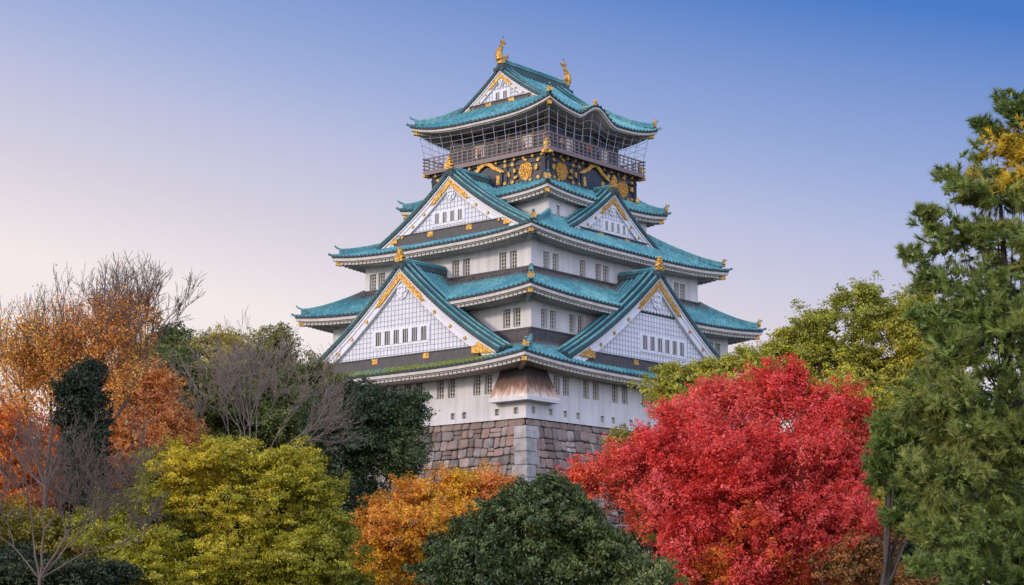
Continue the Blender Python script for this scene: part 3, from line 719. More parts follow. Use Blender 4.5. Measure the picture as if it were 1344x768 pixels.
for k in range(4):
    A0, O0 = half(k, 17.5, 13.5); base = SIDES[k]
    def T(a, d, z, base=base, O0=O0): return base(a, O0 + batter(z) + d, z)
    back_.grid([[base((A0 + batter(z) - .15) * s, O0 + batter(z) - .12, z) for s in (-1, 1)] for z in np.linspace(ZT - .02, ZG, 14)])
    z = ZT; first = True; r1 = random.Random(31 + k)
    while z > ZG:
        h = .62 if first else r1.uniform(.62, .98); zn = z - h
        if k in (0, 1) or True:
            hi, lo = A0 + batter((z + zn) / 2), A0 + batter((z + zn) / 2)
            ql = 0.0 if first else (1.9 if int(round((ZT - z) * 10)) % 2 else 1.0)
            en = .12 if first else 1.1; a = -hi + en; cuts = [a]
            while a < hi - en:
                wd = r1.uniform(.5, 1.35) if not first else r1.uniform(.9, 1.6); a += wd; cuts.append(min(a, hi - en))
            cuts = [c for i, c in enumerate(cuts) if i == 0 or c - cuts[i - 1] > .3]; cuts[-1] = hi - en
            for i in range(len(cuts) - 1):
                a0, a1 = cuts[i], cuts[i + 1]; j = lambda s=.07: r1.uniform(-s, s); wv = (lambda a_, z_: 0.0 if first else .17 * mnoise.noise((a_ * .45, z_ * 2.0, k * 7.0)))
                t1, b1 = z - .02, zn + .02
                tone = r1.choice([(.26, .19, .17), (.21, .165, .155), (.31, .245, .225), (.15, .115, .105), (.37, .32, .31), (.27, .18, .145), (.30, .25, .235), (.11, .095, .09), (.19, .175, .18), (.24, .22, .225)])
                f_ = r1.uniform(.75, 1.2); tone = tuple(c * f_ for c in tone)
                if first: tone = tuple(.75 * c + .25 * d for c, d in zip((.22, .175, .15), tone))
                tone = (tone[0] * 1.02, tone[1] * .93, tone[2] * .86)
                split = (not first) and r1.random() < .14 and h > .78
                if split:
                    zm = z - h * r1.uniform(.4, .6)
                    for (tt, bb) in ((t1, zm + .015), (zm - .015, b1)):
                        stone(st, T, [(a0 + .02, bb), (a1 - .02, bb), (a1 - .02, tt), (a0 + .02, tt)], tone, r1.uniform(.05, .12)); tone = tuple(c * 1.15 for c in tone)
                else:
                    stone(st, T, [(a0 + .02 + j(.07), b1 + wv(a0, zn) + j(.06)), (a1 - .02 + j(.07), b1 + wv(a1, zn) + j(.06)), (a1 - .02 + j(.07), min(ZT - .03, t1 + wv(a1, z)) + j(.05)), (a0 + .02 + j(.07), min(ZT - .03, t1 + wv(a0, z)) + j(.05))], tone, r1.uniform(.05, .20) if not first else .05)
        first = False; z = zn
# quoins: pale corner blocks, long and short sides alternating
for cx_, cy_ in ((-1, -1), (1, -1), (-1, 1), (1, 1)):
    quo = MB(); z = ZT - .62; i = 0; r1 = random.Random(5)
    while z > ZG:
        zn = z - r1.uniform(.98, 1.16); lx, ly = ((1.2 + r1.uniform(-.15, .2), 1.6 + r1.uniform(-.2, .2)) if i % 2 else (1.6 + r1.uniform(-.2, .2), 1.2 + r1.uniform(-.15, .2)))
        def cr_(zz, ins=0.0):
            X, Y = 17.5 + batter(zz) + .14 - ins, 13.5 + batter(zz) + .14 - ins
            return [(cx_ * X, cy_ * Y), (cx_ * (X - lx + ins), cy_ * Y), (cx_ * (X - lx + ins), cy_ * (Y - ly + ins)), (cx_ * X, cy_ * (Y - ly + ins))]
        q = [(x, y, zn + .015) for x, y in cr_(zn, .06)] + [(x, y, zn + .08) for x, y in cr_(zn + .08)] + [(x, y, z - .08) for x, y in cr_(z - .08)] + [(x, y, z - .015) for x, y in cr_(z, .06)]
        f_ = r1.uniform(.85, 1.1); col = (.36 * f_, .335 * f_, .33 * f_)
        quo.add(q, [(b0 + i_, b0 + (i_ + 1) % 4, b0 + 4 + (i_ + 1) % 4, b0 + 4 + i_) for b0 in (0, 4, 8) for i_ in range(4)] + [(3, 2, 1, 0), (12, 13, 14, 15)], col)
        z = zn; i += 1
    quo.build('corner_blocks', M['stone'], stone_thing, CAMZ)
back_.add([(x, y, ZT) for x, y in ((-17.7, -13.7), (17.7, -13.7), (17.7, 13.7), (-17.7, 13.7))], [(0, 1, 2, 3)])
st.build('stone_courses', M['stone'], stone_thing, CAMZ); back_.build('wall_core', M['joint'], stone_thing, CAMZ)

# ------------------------------------------------------------------ trees
cpi, spi = math.cos(PITCH), math.sin(PITCH)
def at(u, v, d):
    """point seen at photo pixel (u, v) at distance d ahead of the viewer"""
    a, b = (u - 672) / FPX, (384 - v) / FPX
    ry, rz = cpi - b * spi, spi + b * cpi
    return np.array([a * d / ry, d, CAMZ + rz * d / ry])

def raw_mesh(name, V, F, mt, parent=None, cols=None, k=4):
    """V (n,3), F (m,k) indices, cols (n,3)"""
    me = bpy.data.meshes.new(name); n, m = len(V), len(F)
    me.vertices.add(n); me.vertices.foreach_set('co', np.asarray(V, np.float32).ravel())
    me.loops.add(m * k); me.loops.foreach_set('vertex_index', np.asarray(F, np.int32).ravel())
    me.polygons.add(m); me.polygons.foreach_set('loop_start', np.arange(0, m * k, k, dtype=np.int32))
    me.update(calc_edges=True)
    if cols is not None:
        a = me.color_attributes.new('Col', 'FLOAT_COLOR', 'POINT')
        a.data.foreach_set('color', np.concatenate([cols, np.ones((n, 1))], 1).astype(np.float32).ravel())
    me.materials.append(mt); o = bpy.data.objects.new(name, me); C.objects.link(o)
    if parent: o.parent = parent
    return o

def unit(v): return v / (np.linalg.norm(v, axis=-1, keepdims=True) + 1e-9)

def tubes(segs, sides=4):
    """segs (n,8): p0, p1, r0, r1"""
    S = np.asarray(segs, float); p0, p1, r0, r1 = S[:, :3], S[:, 3:6], S[:, 6], S[:, 7]
    d = unit(p1 - p0); ref = np.where(np.abs(d[:, 2:3]) > .9, [[1., 0, 0]], [[0, 0, 1.]])
    x = unit(np.cross(d, ref)); y = np.cross(d, x); V = []
    for p, r in ((p0 - d * r0[:, None] * .3, r0), (p1 + d * r1[:, None] * .3, r1)):
        for q in range(sides):
            t = 2 * math.pi * q / sides; V.append(p + (x * math.cos(t) + y * math.sin(t)) * r[:, None])
    V = np.stack(V, 1); n = len(S); b = np.arange(n)[:, None] * 2 * sides
    F = np.concatenate([b + np.array([[q, (q + 1) % sides, sides + (q + 1) % sides, sides + q]]) for q in range(sides)])
    return V.reshape(-1, 3), F

def leaf_quads(P, Nrm, size, aspect, g, droop=0.0):
    n = len(P); a = g.normal(size=(n, 3)); a[:, 2] -= droop * 2; t = unit(a - Nrm * (a * Nrm).sum(1, keepdims=True)); b = np.cross(Nrm, t)
    L = (size * g.uniform(.65, 1.3, n))[:, None]; W = L * aspect
    fold = Nrm * L * .12
    V = np.stack([P - t * L * .5, P + b * W * .5 + fold, P + t * L * .5, P - b * W * .5 + fold], 1)
    return V.reshape(-1, 3), np.arange(4 * n).reshape(-1, 4)

class V3Noise:
    def __init__(s, g, n=7, f=1.0): s.k = g.normal(size=(n, 3)) * f; s.p = g.uniform(0, 6.28, n)
    def __call__(s, P): return np.sin(P @ s.k.T + s.p).sum(1) / math.sqrt(len(s.p)) / .9      # about -1.5 .. 1.5

def palette(P, cols, g, f=.45, jit=.18, leafn=0):
    """every spray gets a colour along the palette by smooth noise; jitter per leaf"""
    n = V3Noise(g, 7, f)(P); t = np.clip(.5 + .36 * n + g.normal(0, .16, len(P)), 0, .9999) * (len(cols) - 1)
    c = np.asarray(cols, float); i = t.astype(int); fr = (t - i)[:, None]
    return (c[i] * (1 - fr) + c[np.minimum(i + 1, len(c) - 1)] * fr) * np.exp(g.normal(0, jit, (len(P), 1)))

def make_tree(name, label, cat, u0, dist, clumps, cols, leaf=3.4, aspect=.55, per=46, spray=.34, dens=1.0, gap=-.75, flat=.55, seed=1, lm='leaf', bark='bark',
              group=None, trunk_r=.2, patches=(), droop=0.0, needle=False, limbs=10, up=.35, rough=1.0, smooth=.85, twig=.9, spr=9.0, inner=1.0, sat=3):
    """clumps: (u, v, ru, rv[, depth m]) in photo pixels at that distance; leaf: leaf length in render pixels"""
    g = np.random.default_rng(seed); px = dist / FPX; rp = dist / 1775.0
    base = at(u0, 760, dist); base[2] = gz(base[0], base[1]) - .05
    root = empty(name, base); tag(root, label, cat, group)
    SP, SN, segs = [], [], []; n0 = len(clumps)
    C_ = []
    for c in clumps:
        ctr = at(c[0], c[1], dist); rx, rz_ = c[2] * px, c[3] * px
        dep = c[4] if len(c) > 4 else g.uniform(-1, 1) * .5 * rx
        if len(c) <= 5: ctr[1] += dep
        C_.append((ctr, rx, (rx + rz_) * .55, rz_))
    for ctr, rx, ry, rz_ in list(C_):                    # small satellite clumps break up the outline
        for q in range(sat):
            dd = unit(g.normal(size=3) + np.array([0, 0, .25])); f_ = g.uniform(.24, .40)
            C_.append((ctr + dd * np.array([rx, ry, rz_]) * g.uniform(.92, 1.12), rx * f_ * g.uniform(1, 1.5), ry * f_, rz_ * f_))
    ctrs = np.array([c[0] for c in C_[:n0]])
    nz = V3Noise(g, 9, 2.6 / max(.3, np.mean([c[1] for c in C_]))); sr = spr * rp; IN = []
    for ctr, rx, ry, rz_ in C_:
        area = 4 * math.pi * ((rx * ry) ** 1.6 / 3 + (rx * rz_) ** 1.6 / 3 + (ry * rz_) ** 1.6 / 3) ** (1 / 1.6)
        n = int(dens * .95 * area / (sr * sr)) + 4
        d = unit(g.normal(size=(n, 3))); bump = V3Noise(g, 10, 3.0)(d) * .16 + V3Noise(g, 12, 8.0)(d) * .13
        rad = (1.0 + bump * rough) * (1.0 - .5 * g.uniform(0, 1, n) ** 2.4) + np.abs(g.normal(0, .06, n))
        P = ctr + d * rad[:, None] * np.array([rx, ry, rz_]); keep = nz(P * np.array([1, 1, 1.9])) > gap
        SP.append(P[keep]); SN.append(unit(d[keep] + np.array([0, 0, up])))
        ni = int(inner * area / (3.6 * rp) ** 2) + 2
        Q = ctr + unit(g.normal(size=(ni, 3))) * (g.uniform(.35, .80, ni))[:, None] * np.array([rx, ry, rz_]); IN.append(Q[nz(Q * np.array([1, 1, 1.9])) > gap - .25])
    S = np.concatenate(SP); SNn = np.concatenate(SN); IN = np.concatenate(IN); SR = np.full(len(S), sr)
    # skeleton: trunk, a limb to each clump, branchlets to some of the sprays
    cen = ctrs.mean(0); topz = ctrs[:, 2].max(); ft = base + np.array([0, 0, max(1.0, (ctrs[:, 2].min() - base[2]) * .5 + (topz - base[2]) * .08)])
    tops = np.array([cen[0] * .6 + ft[0] * .4, cen[1] * .6 + ft[1] * .4, base[2] + (topz - base[2]) * .88])
    tr = [base]
    for q in range(1, 9):
        t = q / 8; tr.append(base + (tops - base) * np.array([t ** 1.6, t ** 1.6, t]) + g.normal(0, .05 * trunk_r * 6, 3) * (0 < q < 8))
    for q in range(8): segs.append([*tr[q], *tr[q + 1], trunk_r * (1 - q / 8 * .85) * (1.25 if q == 0 else 1), trunk_r * (1 - (q + 1) / 8 * .85)])
    k = 0
    for (ctr, rx, ry, rz_), P in zip(C_[:n0], SP[:n0]):
        h = ctr[2] - base[2]; hs = base[2] + max(.6, h * g.uniform(.4, .7)); q = min(7, max(0, int((hs - base[2]) / (tops[2] - base[2]) * 8)))
        p0 = tr[q]; mid = (p0 + ctr) / 2 + np.array([0, 0, -.12 * np.linalg.norm(ctr - p0)]) + g.normal(0, .08 * rx, 3)
        r0 = trunk_r * (.34 - .03 * q) * min(1.0, (7.0 / n0) ** .5); prev = p0
        for j in range(1, 5):
            t = j / 4; p = p0 * (1 - t) ** 2 + mid * 2 * t * (1 - t) + ctr * t * t
            segs.append([*prev, *p, r0 * (1 - (t - .25) * .7), r0 * (1 - t * .75)]); prev = p
        if len(P):
            for w in g.choice(len(P), min(len(P), limbs), replace=False):
                e = P[w]; m2 = (ctr + e) / 2 + g.normal(0, .1 * rx, 3); rr = r0 * .25
                segs.append([*ctr, *m2, rr, rr * .6]); segs.append([*m2, *e, rr * .6, rr * .2])
                for _ in range(2): segs.append([*m2, *(e + g.normal(0, .28 * rx, 3)), rr * .45, rr * .12])
    V, F = tubes(segs, 5)
    raw_mesh('trunk', V - base, F, M[bark], root)
    # foliage
    m = per; n = len(S)
    if needle:
        tuft = unit(SNn + g.normal(0, .55, (n, 3))); kN = m
        dirs = unit(np.repeat(tuft, kN, 0) * 1.0 + g.normal(0, .42, (n * kN, 3)))
        bp = np.repeat(S, kN, 0) + dirs * 0 + np.repeat(tuft, kN, 0) * g.uniform(-.9, .4, (n * kN, 1)) * np.repeat(SR, kN)[:, None]
        L = (leaf * rp * g.uniform(.7, 1.2, n * kN))[:, None]; side = unit(np.cross(dirs, g.normal(size=(n * kN, 3)))) * (aspect * rp * .5)
        V = np.stack([bp - side, bp + side, bp + dirs * L], 1).reshape(-1, 3); F = np.arange(3 * n * kN).reshape(-1, 3); kk = 3; cp = bp; src = np.repeat(S, kN, 0)
    else:
        off = g.normal(size=(n * m, 3)) * np.array([1, 1, flat]) * .34
        td = unit((SNn + g.normal(0, .45, (n, 3))) * np.array([1, 1, .35 + .65 * flat])); tt = g.uniform(-.7, 1.0, n * m)
        cp = np.repeat(S, m, 0) + (off * (1.15 - .55 * tt)[:, None] + np.repeat(td, m, 0) * (tt * twig)[:, None]) * np.repeat(SR, m)[:, None]
        cp[:, 2] -= droop * np.repeat(SR, m) * (off[:, 0] ** 2 + off[:, 1] ** 2)
        Nn = unit(np.repeat(SNn, m, 0) * .9 + g.normal(0, smooth, (n * m, 3)) + np.array([0, 0, .25]))
        V, F = leaf_quads(cp, Nn, np.full(n * m, .84 * leaf * rp), aspect, g, droop); kk = 4
        src = np.repeat(S, m, 0)
    col = palette(S, cols, g)
    for (pu, pv, pr, pc, amt) in patches:
        pc_ = at(pu, pv, dist); dd = np.sqrt((S[:, 0] - pc_[0]) ** 2 + (S[:, 2] - pc_[2]) ** 2) / (pr * px)
        hit = ((np.clip(1.4 - dd, 0, 1) + g.normal(0, .18, n)) * amt > .42) & (dd < 1.3)
        col[hit] = np.asarray(pc) * np.exp(g.normal(0, .18, (hit.sum(), 1)))
    col = np.repeat(col, m, 0) * np.exp(g.normal(0, .16, (n * m, 1))) * np.exp(g.normal(0, .05, (n * m, 3)))
    colv = np.repeat(np.clip(col, 0.004, .9), kk, 0)
    if inner > 0:                                        # larger leaves filling the inside of the crown
        ni = len(IN); Vi, Fi = leaf_quads(IN, unit(g.normal(size=(ni, 3))), np.full(ni, 5.0 * rp), .65, g)
        ci = palette(IN, cols, g, jit=.2); near = None
        for (pu, pv, pr, pc, amt) in patches:
            pc_ = at(pu, pv, dist); hit = np.hypot(IN[:, 0] - pc_[0], IN[:, 2] - pc_[2]) < pr * px * amt; ci[hit] = np.asarray(pc)
        if kk == 3: Fi = np.concatenate([Fi[:, [0, 1, 2]], Fi[:, [0, 2, 3]]])
        F = np.concatenate([F, Fi + len(V)]); V = np.concatenate([V, Vi]); colv = np.concatenate([colv, np.repeat(np.clip(ci, .004, .9), 4, 0)])
    raw_mesh('crown', V - base, F, M[lm], root, colv, kk)
    return root

def bare_segments(g, base, d0, length, r0, levels, spread=.5, kids=(2, 3), upbias=.12, side=.6, shrink=.74, rmin=.006, tips=None):
    segs = []; stack = [(np.array(base, float), unit(np.array(d0, float)), length, r0, 0)]
    while stack:
        p, d, L, r, lv = stack.pop(); n = 4; q = p
        for j in range(n):
            d = unit(d + g.normal(0, .11, 3) + np.array([0, 0, upbias * .35])); e = q + d * L / n
            ra, rb = max(rmin, r * (1 - .35 * j / n)), max(rmin, r * (1 - .35 * (j + 1) / n)); segs.append([*q, *e, ra, rb]); q = e
            if lv >= 1 and lv < levels and g.uniform() < side * .6:
                stack.append((q, unit(d + g.normal(0, spread * 1.1, 3) + np.array([0, 0, upbias])), L * g.uniform(.35, .65), rb * .5, max(lv + 1, levels - 2)))
            if tips is not None and lv >= levels - 2: tips.append(q)
        if lv < levels:
            for _ in range(g.integers(kids[0], kids[1] + 1)):
                stack.append((q, unit(d + g.normal(0, spread, 3) * np.array([1, 1, .7]) + np.array([0, 0, upbias])), L * shrink * g.uniform(.8, 1.15), r * .62, lv + 1))
    return segs

def bare_tree(name, label, cat, u0, dist, stems, levels=5, seed=1, bark='greybark', group=None, leaves=None, rmin=.008, spread=.42, v0=None, **kw):
    """stems: (direction, length, radius); leaves: (function of u,v -> density, colours, leaf px, per tip)"""
    g = np.random.default_rng(seed); base = at(u0, 760, dist); base[2] = gz(base[0], base[1]) - .05
    start = at(u0, v0, dist) if v0 else base
    root = empty(name, base); tag(root, label, cat, group); segs = []; tips = []
    if v0: segs.append([*base, *start, stems[0][2] * 1.5, stems[0][2] * 1.15])
    for d, L, r in stems: segs += bare_segments(g, start, d, L, r, levels, spread, rmin=rmin, tips=tips, **kw)
    V, F = tubes(segs, 4); raw_mesh('trunk', V - base, F, M[bark], root)
    if leaves:
        fn, cols, lp, per = leaves; T_ = np.array(tips); rel = T_ - np.array([0, 0, CAMZ])
        dpt = rel[:, 1] * cpi + rel[:, 2] * spi; uu = 672 + FPX * rel[:, 0] / dpt; vv = 384 - FPX * (-rel[:, 1] * spi + rel[:, 2] * cpi) / dpt
        T_ = T_[g.uniform(0, 1, len(T_)) < fn(uu, vv)]; n = len(T_)
        P = np.repeat(T_, per, 0) + g.normal(0, .16, (n * per, 3)); Nn = unit(g.normal(size=(n * per, 3)) + np.array([0, -.2, .6]))
        V, F = leaf_quads(P, Nn, np.full(n * per, lp * dist / 1775.0), .6, g)
        col = np.repeat(palette(T_, cols, g), per, 0) * np.exp(g.normal(0, .2, (n * per, 1)))
        raw_mesh('crown', V - base, F, M['leaf'], root, np.repeat(np.clip(col, .004, .9), 4, 0), 4)
    return root

# far wood behind everything, each tree its own
FAR = [(-60, 640, 80, 'g'), (40, 650, 70, 'o'), (140, 640, 75, 'g'), (235, 650, 80, 'g'), (340, 660, 80, 'g'), (430, 690, 70, 'g'), (930, 640, 80, 'g'), (1030, 650, 80, 'o'), (1120, 640, 80, 'g'), (1220, 600, 90, 'g'), (1320, 590, 95, 'g'), (1420, 600, 90, 'g')]
GREEN = [(.020, .035, .014), (.035, .055, .018), (.055, .075, .022)]
OLIVE = [(.10, .11, .022), (.16, .16, .03), (.21, .19, .04)]
for i, (u, v, r, kd) in enumerate(FAR):
    make_tree('woodland_tree', 'dim woodland tree far back, mostly hidden behind the nearer crowns', 'tree', u, 138 if u < 500 else 128, [(u, v, r, r * .8), (u - 30, v + 60, r, r * .9), (u + 35, v + 80, r, r)],
              GREEN if kd == 'g' else OLIVE, leaf=5.5, per=30, dens=.8, seed=200 + i, group='woodland trees at the back', limbs=3, spray=.3)

make_tree('evergreen_tree', 'broad dark green tree with yellowing top, behind the bare grey branches left of the castle', 'tree', 320, 128,
          [(235, 472, 42, 32), (300, 468, 48, 30), (352, 466, 48, 28), (392, 500, 44, 28), (195, 482, 34, 28), (428, 526, 34, 28), (300, 520, 95, 50), (395, 545, 65, 50), (230, 530, 60, 45), (330, 580, 90, 45), (425, 590, 50, 50)],
          [(.058, .085, .020), (.095, .125, .028), (.14, .155, .036), (.20, .185, .045)], leaf=3.4, per=55, dens=.9, seed=11, patches=[(300, 450, 40, (.36, .28, .04), 1.0), (360, 452, 18, (.20, .18, .04), 1.0)], trunk_r=.45)
make_tree('evergreen_tree', 'dark green dense tree directly before the left end of the stone base', 'tree', 455, 112,
          [(500, 532, 36, 22), (458, 528, 32, 20), (535, 545, 26, 24), (525, 588, 36, 34), (475, 570, 50, 46), (432, 560, 30, 40), (445, 628, 40, 42), (528, 620, 22, 14), (470, 668, 34, 18), (430, 690, 40, 36)],
          [(.030, .054, .019), (.048, .080, .025), (.072, .11, .032), (.10, .13, .04)], leaf=3.3, per=60, dens=1.0, seed=12, trunk_r=.4, gap=-.95)
make_tree('camphor_tree', 'large olive green tree behind the red maple, between the castle and the tall pine', 'tree', 1090, 96,
          [(1148, 412, 48, 36), (1072, 430, 44, 28), (1030, 466, 34, 24), (950, 490, 44, 22), (982, 482, 32, 20), (1008, 474, 24, 20), (890, 505, 42, 24), (1196, 436, 46, 38), (1105, 470, 60, 40), (1025, 500, 60, 36), (960, 525, 50, 30), (1165, 505, 65, 45), (1095, 540, 60, 40), (1190, 560, 60, 40), (1240, 470, 60, 50), (905, 535, 40, 22), (1140, 590, 60, 40), (1150, 640, 40, 40)],
          [(.27, .28, .032), (.38, .355, .038), (.48, .41, .045), (.58, .47, .055)], leaf=3.3, per=52, dens=1.0, seed=13, trunk_r=.5, gap=-.62, rough=1.5, twig=.6)
make_tree('yellow_tree', 'small yellow tree peeping out between the stone base and the red maple', 'tree', 840, 78,
          [(822, 592, 20, 22), (838, 578, 14, 12), (812, 612, 14, 12), (850, 625, 34, 34), (870, 670, 40, 40), (1118, 650, 26, 26)], [(.22, .20, .02), (.34, .27, .025), (.42, .32, .03)], leaf=3.2, per=45, seed=14, trunk_r=.12)
make_tree('autumn_tree', 'brownish orange rounded tree just right of the dark column-shaped tree', 'tree', 190, 80,
          [(190, 512, 42, 32), (150, 520, 30, 34), (218, 548, 30, 32), (178, 580, 60, 42), (225, 590, 36, 36), (135, 600, 40, 40)],
          [(.36, .14, .06), (.52, .20, .05), (.62, .25, .05), (.48, .15, .05)], leaf=3.0, per=42, dens=.9, seed=15, trunk_r=.25, gap=-.5)
make_tree('autumn_tree', 'bright orange low tree at the left edge under the tall half-bare tree', 'tree', 20, 84,
          [(10, 560, 46, 40), (62, 600, 40, 36), (0, 620, 50, 46), (55, 655, 46, 36), (-40, 580, 50, 50), (110, 640, 34, 34)],
          [(.56, .13, .016), (.70, .19, .02), (.76, .27, .025), (.55, .17, .025)], leaf=3.2, per=48, dens=.9, seed=16, trunk_r=.25, gap=-.55)
make_tree('cypress', 'narrow dark green column-shaped tree among the orange trees at the left', 'tree', 112, 61,
          [(112, 492, 24, 18), (112, 522, 28, 30), (110, 560, 29, 34), (112, 600, 30, 36), (112, 650, 30, 40)], [(.012, .022, .010), (.022, .036, .014), (.034, .048, .018)], leaf=3.2, per=60, dens=1.1, seed=17, trunk_r=.15, gap=-1.2)
# tall half-bare trees at the left edge: leaves still on their lower and left parts
def dens1(u, v): return np.clip((v - 375) / 130, .04, 1) * np.clip((215 - u) / 70, .1, 1) * .8
OR = [(.62, .21, .035), (.78, .29, .04), (.84, .42, .07), (.72, .22, .035)]
bare_tree('tall_autumn_tree', 'tall half-bare tree at the left edge with thin orange leaves and bare tops', 'tree', 60, 66,
          [((-.12, 0, 1), 2.2, .085), ((.25, .1, 1), 2.3, .075), ((.5, -.1, .9), 2.1, .06), ((-.5, .1, 1), 2.1, .065), ((-.95, .1, .8), 2.1, .06)], levels=5, seed=21, leaves=(dens1, OR, 2.6, 4), v0=640, upbias=.22, shrink=.79, spread=.40, rmin=.007, side=.75)
bare_tree('tall_autumn_tree', 'half-bare tree behind the dark column-shaped tree, its twigs leaning right against the sky', 'tree', 140, 70,
          [((.40, 0, 1), 2.15, .07), ((.8, .1, 1), 2.35, .06), ((1.2, -.1, .9), 2.2, .05), ((.1, .1, 1), 1.7, .055)], levels=5, seed=26, leaves=(lambda u, v: np.clip((v - 378) / 90, 0, 1) * np.clip((222 - u) / 50, 0, 1) * .7, OR, 2.6, 5), v0=560, upbias=.16, shrink=.76, spread=.40, rmin=.007, side=.75)
make_tree('autumn_tree', 'thin orange tree at the far left edge behind the tall half-bare tree', 'tree', 10, 90,
          [(10, 470, 50, 40), (70, 480, 44, 36), (-40, 450, 50, 50), (30, 520, 60, 40), (100, 450, 30, 24), (150, 445, 26, 20)], OR, leaf=3.0, per=18, dens=.30, seed=18, trunk_r=.16, gap=-.3, inner=.12)
bare_tree('bare_tree', 'spreading leafless grey tree before the broad dark green tree left of the castle', 'tree', 330, 96,
          [((a, b, c), 2.7, .04) for a, b, c in ((-1.1, .1, .8), (-.75, -.2, 1), (-.45, .1, 1), (-.2, -.2, 1), (0, .15, 1), (.2, -.1, 1), (.45, .1, 1), (.75, -.1, 1), (1.1, .1, .9), (1.5, -.1, .7), (-1.5, .1, .6))], levels=4, seed=22, v0=625, upbias=.10, spread=.36, shrink=.76, rmin=.0085, bark='palebark', side=.9)
bare_tree('bare_tree', 'leafless grey young tree in the lower left corner, twigs arching right', 'tree', 52, 46,
          [((.10, 0, 1), 1.25, .036), ((.5, .1, .9), 1.35, .034), ((.8, -.1, .75), 1.4, .032), ((-.35, .1, 1), 1.2, .032), ((1.1, .1, .5), 1.25, .026), ((-.8, 0, .8), 1.1, .026), ((.3, -.2, 1), 1.2, .03)], levels=5, seed=23, v0=760, upbias=.10, spread=.40, shrink=.77, rmin=.0045, side=.85)
make_tree('autumn_tree', 'yellow and orange leafy tree below the left face of the stone base', 'tree', 570, 72,
          [(612, 634, 42, 20), (565, 646, 36, 22), (520, 668, 36, 20), (650, 642, 24, 18), (500, 694, 30, 20), (560, 690, 60, 34), (620, 680, 50, 36), (490, 735, 32, 28), (560, 745, 70, 35), (655, 700, 40, 40)],
          [(.58, .27, .018), (.72, .36, .022), (.78, .44, .03), (.70, .28, .03)], leaf=3.2, per=55, dens=1.0, seed=31, trunk_r=.18, gap=-.5, rough=1.5, patches=[(650, 640, 30, (.74, .27, .05), 1.0), (500, 690, 26, (.72, .30, .04), 1.0)], spray=.3)
make_tree('yellow_green_tree', 'wide yellow green tree with layered leaf sprays at the lower left', 'tree', 300, 56,
          [(232, 612, 40, 26), (300, 604, 48, 24), (370, 614, 46, 26), (418, 640, 30, 22), (200, 655, 44, 30), (275, 660, 66, 38), (360, 670, 66, 38), (432, 690, 34, 30), (300, 725, 100, 36), (420, 735, 60, 30), (190, 715, 56, 36), (140, 690, 36, 30), (250, 760, 90, 30), (380, 765, 80, 26)],
          [(.18, .20, .014), (.28, .275, .018), (.38, .34, .02), (.50, .41, .025)], leaf=2.8, per=80, dens=.95, flat=.38, seed=32, trunk_r=.22, gap=-.45, rough=1.5, sat=4, bark='darkbark', spray=.30, patches=[(250, 625, 50, (.56, .42, .02), .8), (300, 690, 40, (.50, .40, .02), .6)])
make_tree('red_maple', 'big bright crimson maple with orange lower leaves, right of the stone base', 'tree', 965, 60,
          [(1032, 494, 20, 18), (1032, 520, 40, 30), (972, 530, 42, 32), (1092, 542, 40, 28), (908, 556, 38, 32), (862, 600, 50, 34), (800, 632, 46, 28), (1122, 566, 22, 26), (950, 600, 80, 56), (1050, 598, 78, 56), (1106, 622, 34, 36), (880, 660, 60, 42), (980, 690, 90, 50), (1075, 690, 56, 46), (930, 738, 66, 38), (1020, 748, 80, 38), (1105, 680, 26, 22), (770, 628, 18, 12)],
          [(.62, .045, .030), (.78, .065, .050), (.86, .13, .115), (.80, .12, .045)], leaf=3.2, per=62, dens=1.1, seed=33, trunk_r=.24, gap=-.25, up=1.3, twig=1.8, spr=7.5, rough=1.7, limbs=16, inner=.55, sat=4, bark='darkbark',
          patches=[(980, 705, 80, (.72, .15, .03), .38), (930, 748, 55, (.74, .22, .03), .44), (1040, 755, 55, (.72, .20, .03), .42), (1110, 570, 40, (.62, .12, .04), .45)])
make_tree('evergreen_shrub', 'dark glossy green rounded shrub at the bottom centre, below the stone base', 'shrub', 700, 48,
          [(712, 662, 44, 28), (665, 684, 36, 26), (760, 688, 46, 30), (796, 718, 30, 22), (622, 722, 44, 26), (700, 730, 90, 38), (780, 748, 70, 32), (585, 752, 46, 22), (848, 752, 36, 20), (620, 690, 20, 10), (690, 652, 26, 16), (735, 654, 30, 18)],
          [(.042, .066, .020), (.072, .105, .030), (.115, .145, .042), (.18, .20, .065)], leaf=5.0, aspect=.42, per=46, dens=1.05, seed=34, trunk_r=.12, gap=-.7, rough=1.5, lm='darkleaf', droop=.45, spray=.26)
# pine at the right edge
PN = [(a, b, c * .95, d * .8, *r_) for a, b, c, d, *r_ in [(1336, 150, 30, 22), (1308, 190, 26, 24), (1340, 205, 30, 30), (1248, 226, 20, 14), (1272, 250, 36, 22), (1312, 262, 40, 20), (1222, 290, 24, 18), (1262, 312, 46, 26), (1214, 332, 26, 18), (1240, 362, 40, 26), (1300, 352, 34, 24), (1290, 392, 54, 34), (1345, 400, 40, 36), (1236, 418, 40, 28), (1310, 446, 60, 40), (1252, 470, 50, 36), (1226, 520, 50, 32), (1316, 520, 60, 46), (1262, 560, 64, 38), (1340, 580, 50, 50), (1300, 630, 66, 46), (1240, 622, 54, 36), (1290, 696, 70, 42), (1350, 690, 50, 50), (1240, 690, 50, 36), (1250, 752, 60, 30), (1330, 756, 60, 36),
      (1300, 164, 22, 14), (1284, 204, 26, 16), (1300, 236, 36, 20), (1288, 302, 40, 22), (1338, 318, 40, 24), (1332, 128, 22, 14), (1338, 240, 40, 24), (1346, 350, 30, 30), (1385, 180, 40, 30), (1400, 250, 60, 30), (1410, 340, 70, 36), (1420, 440, 70, 46), (1420, 560, 80, 50), (1420, 680, 80, 60)]]
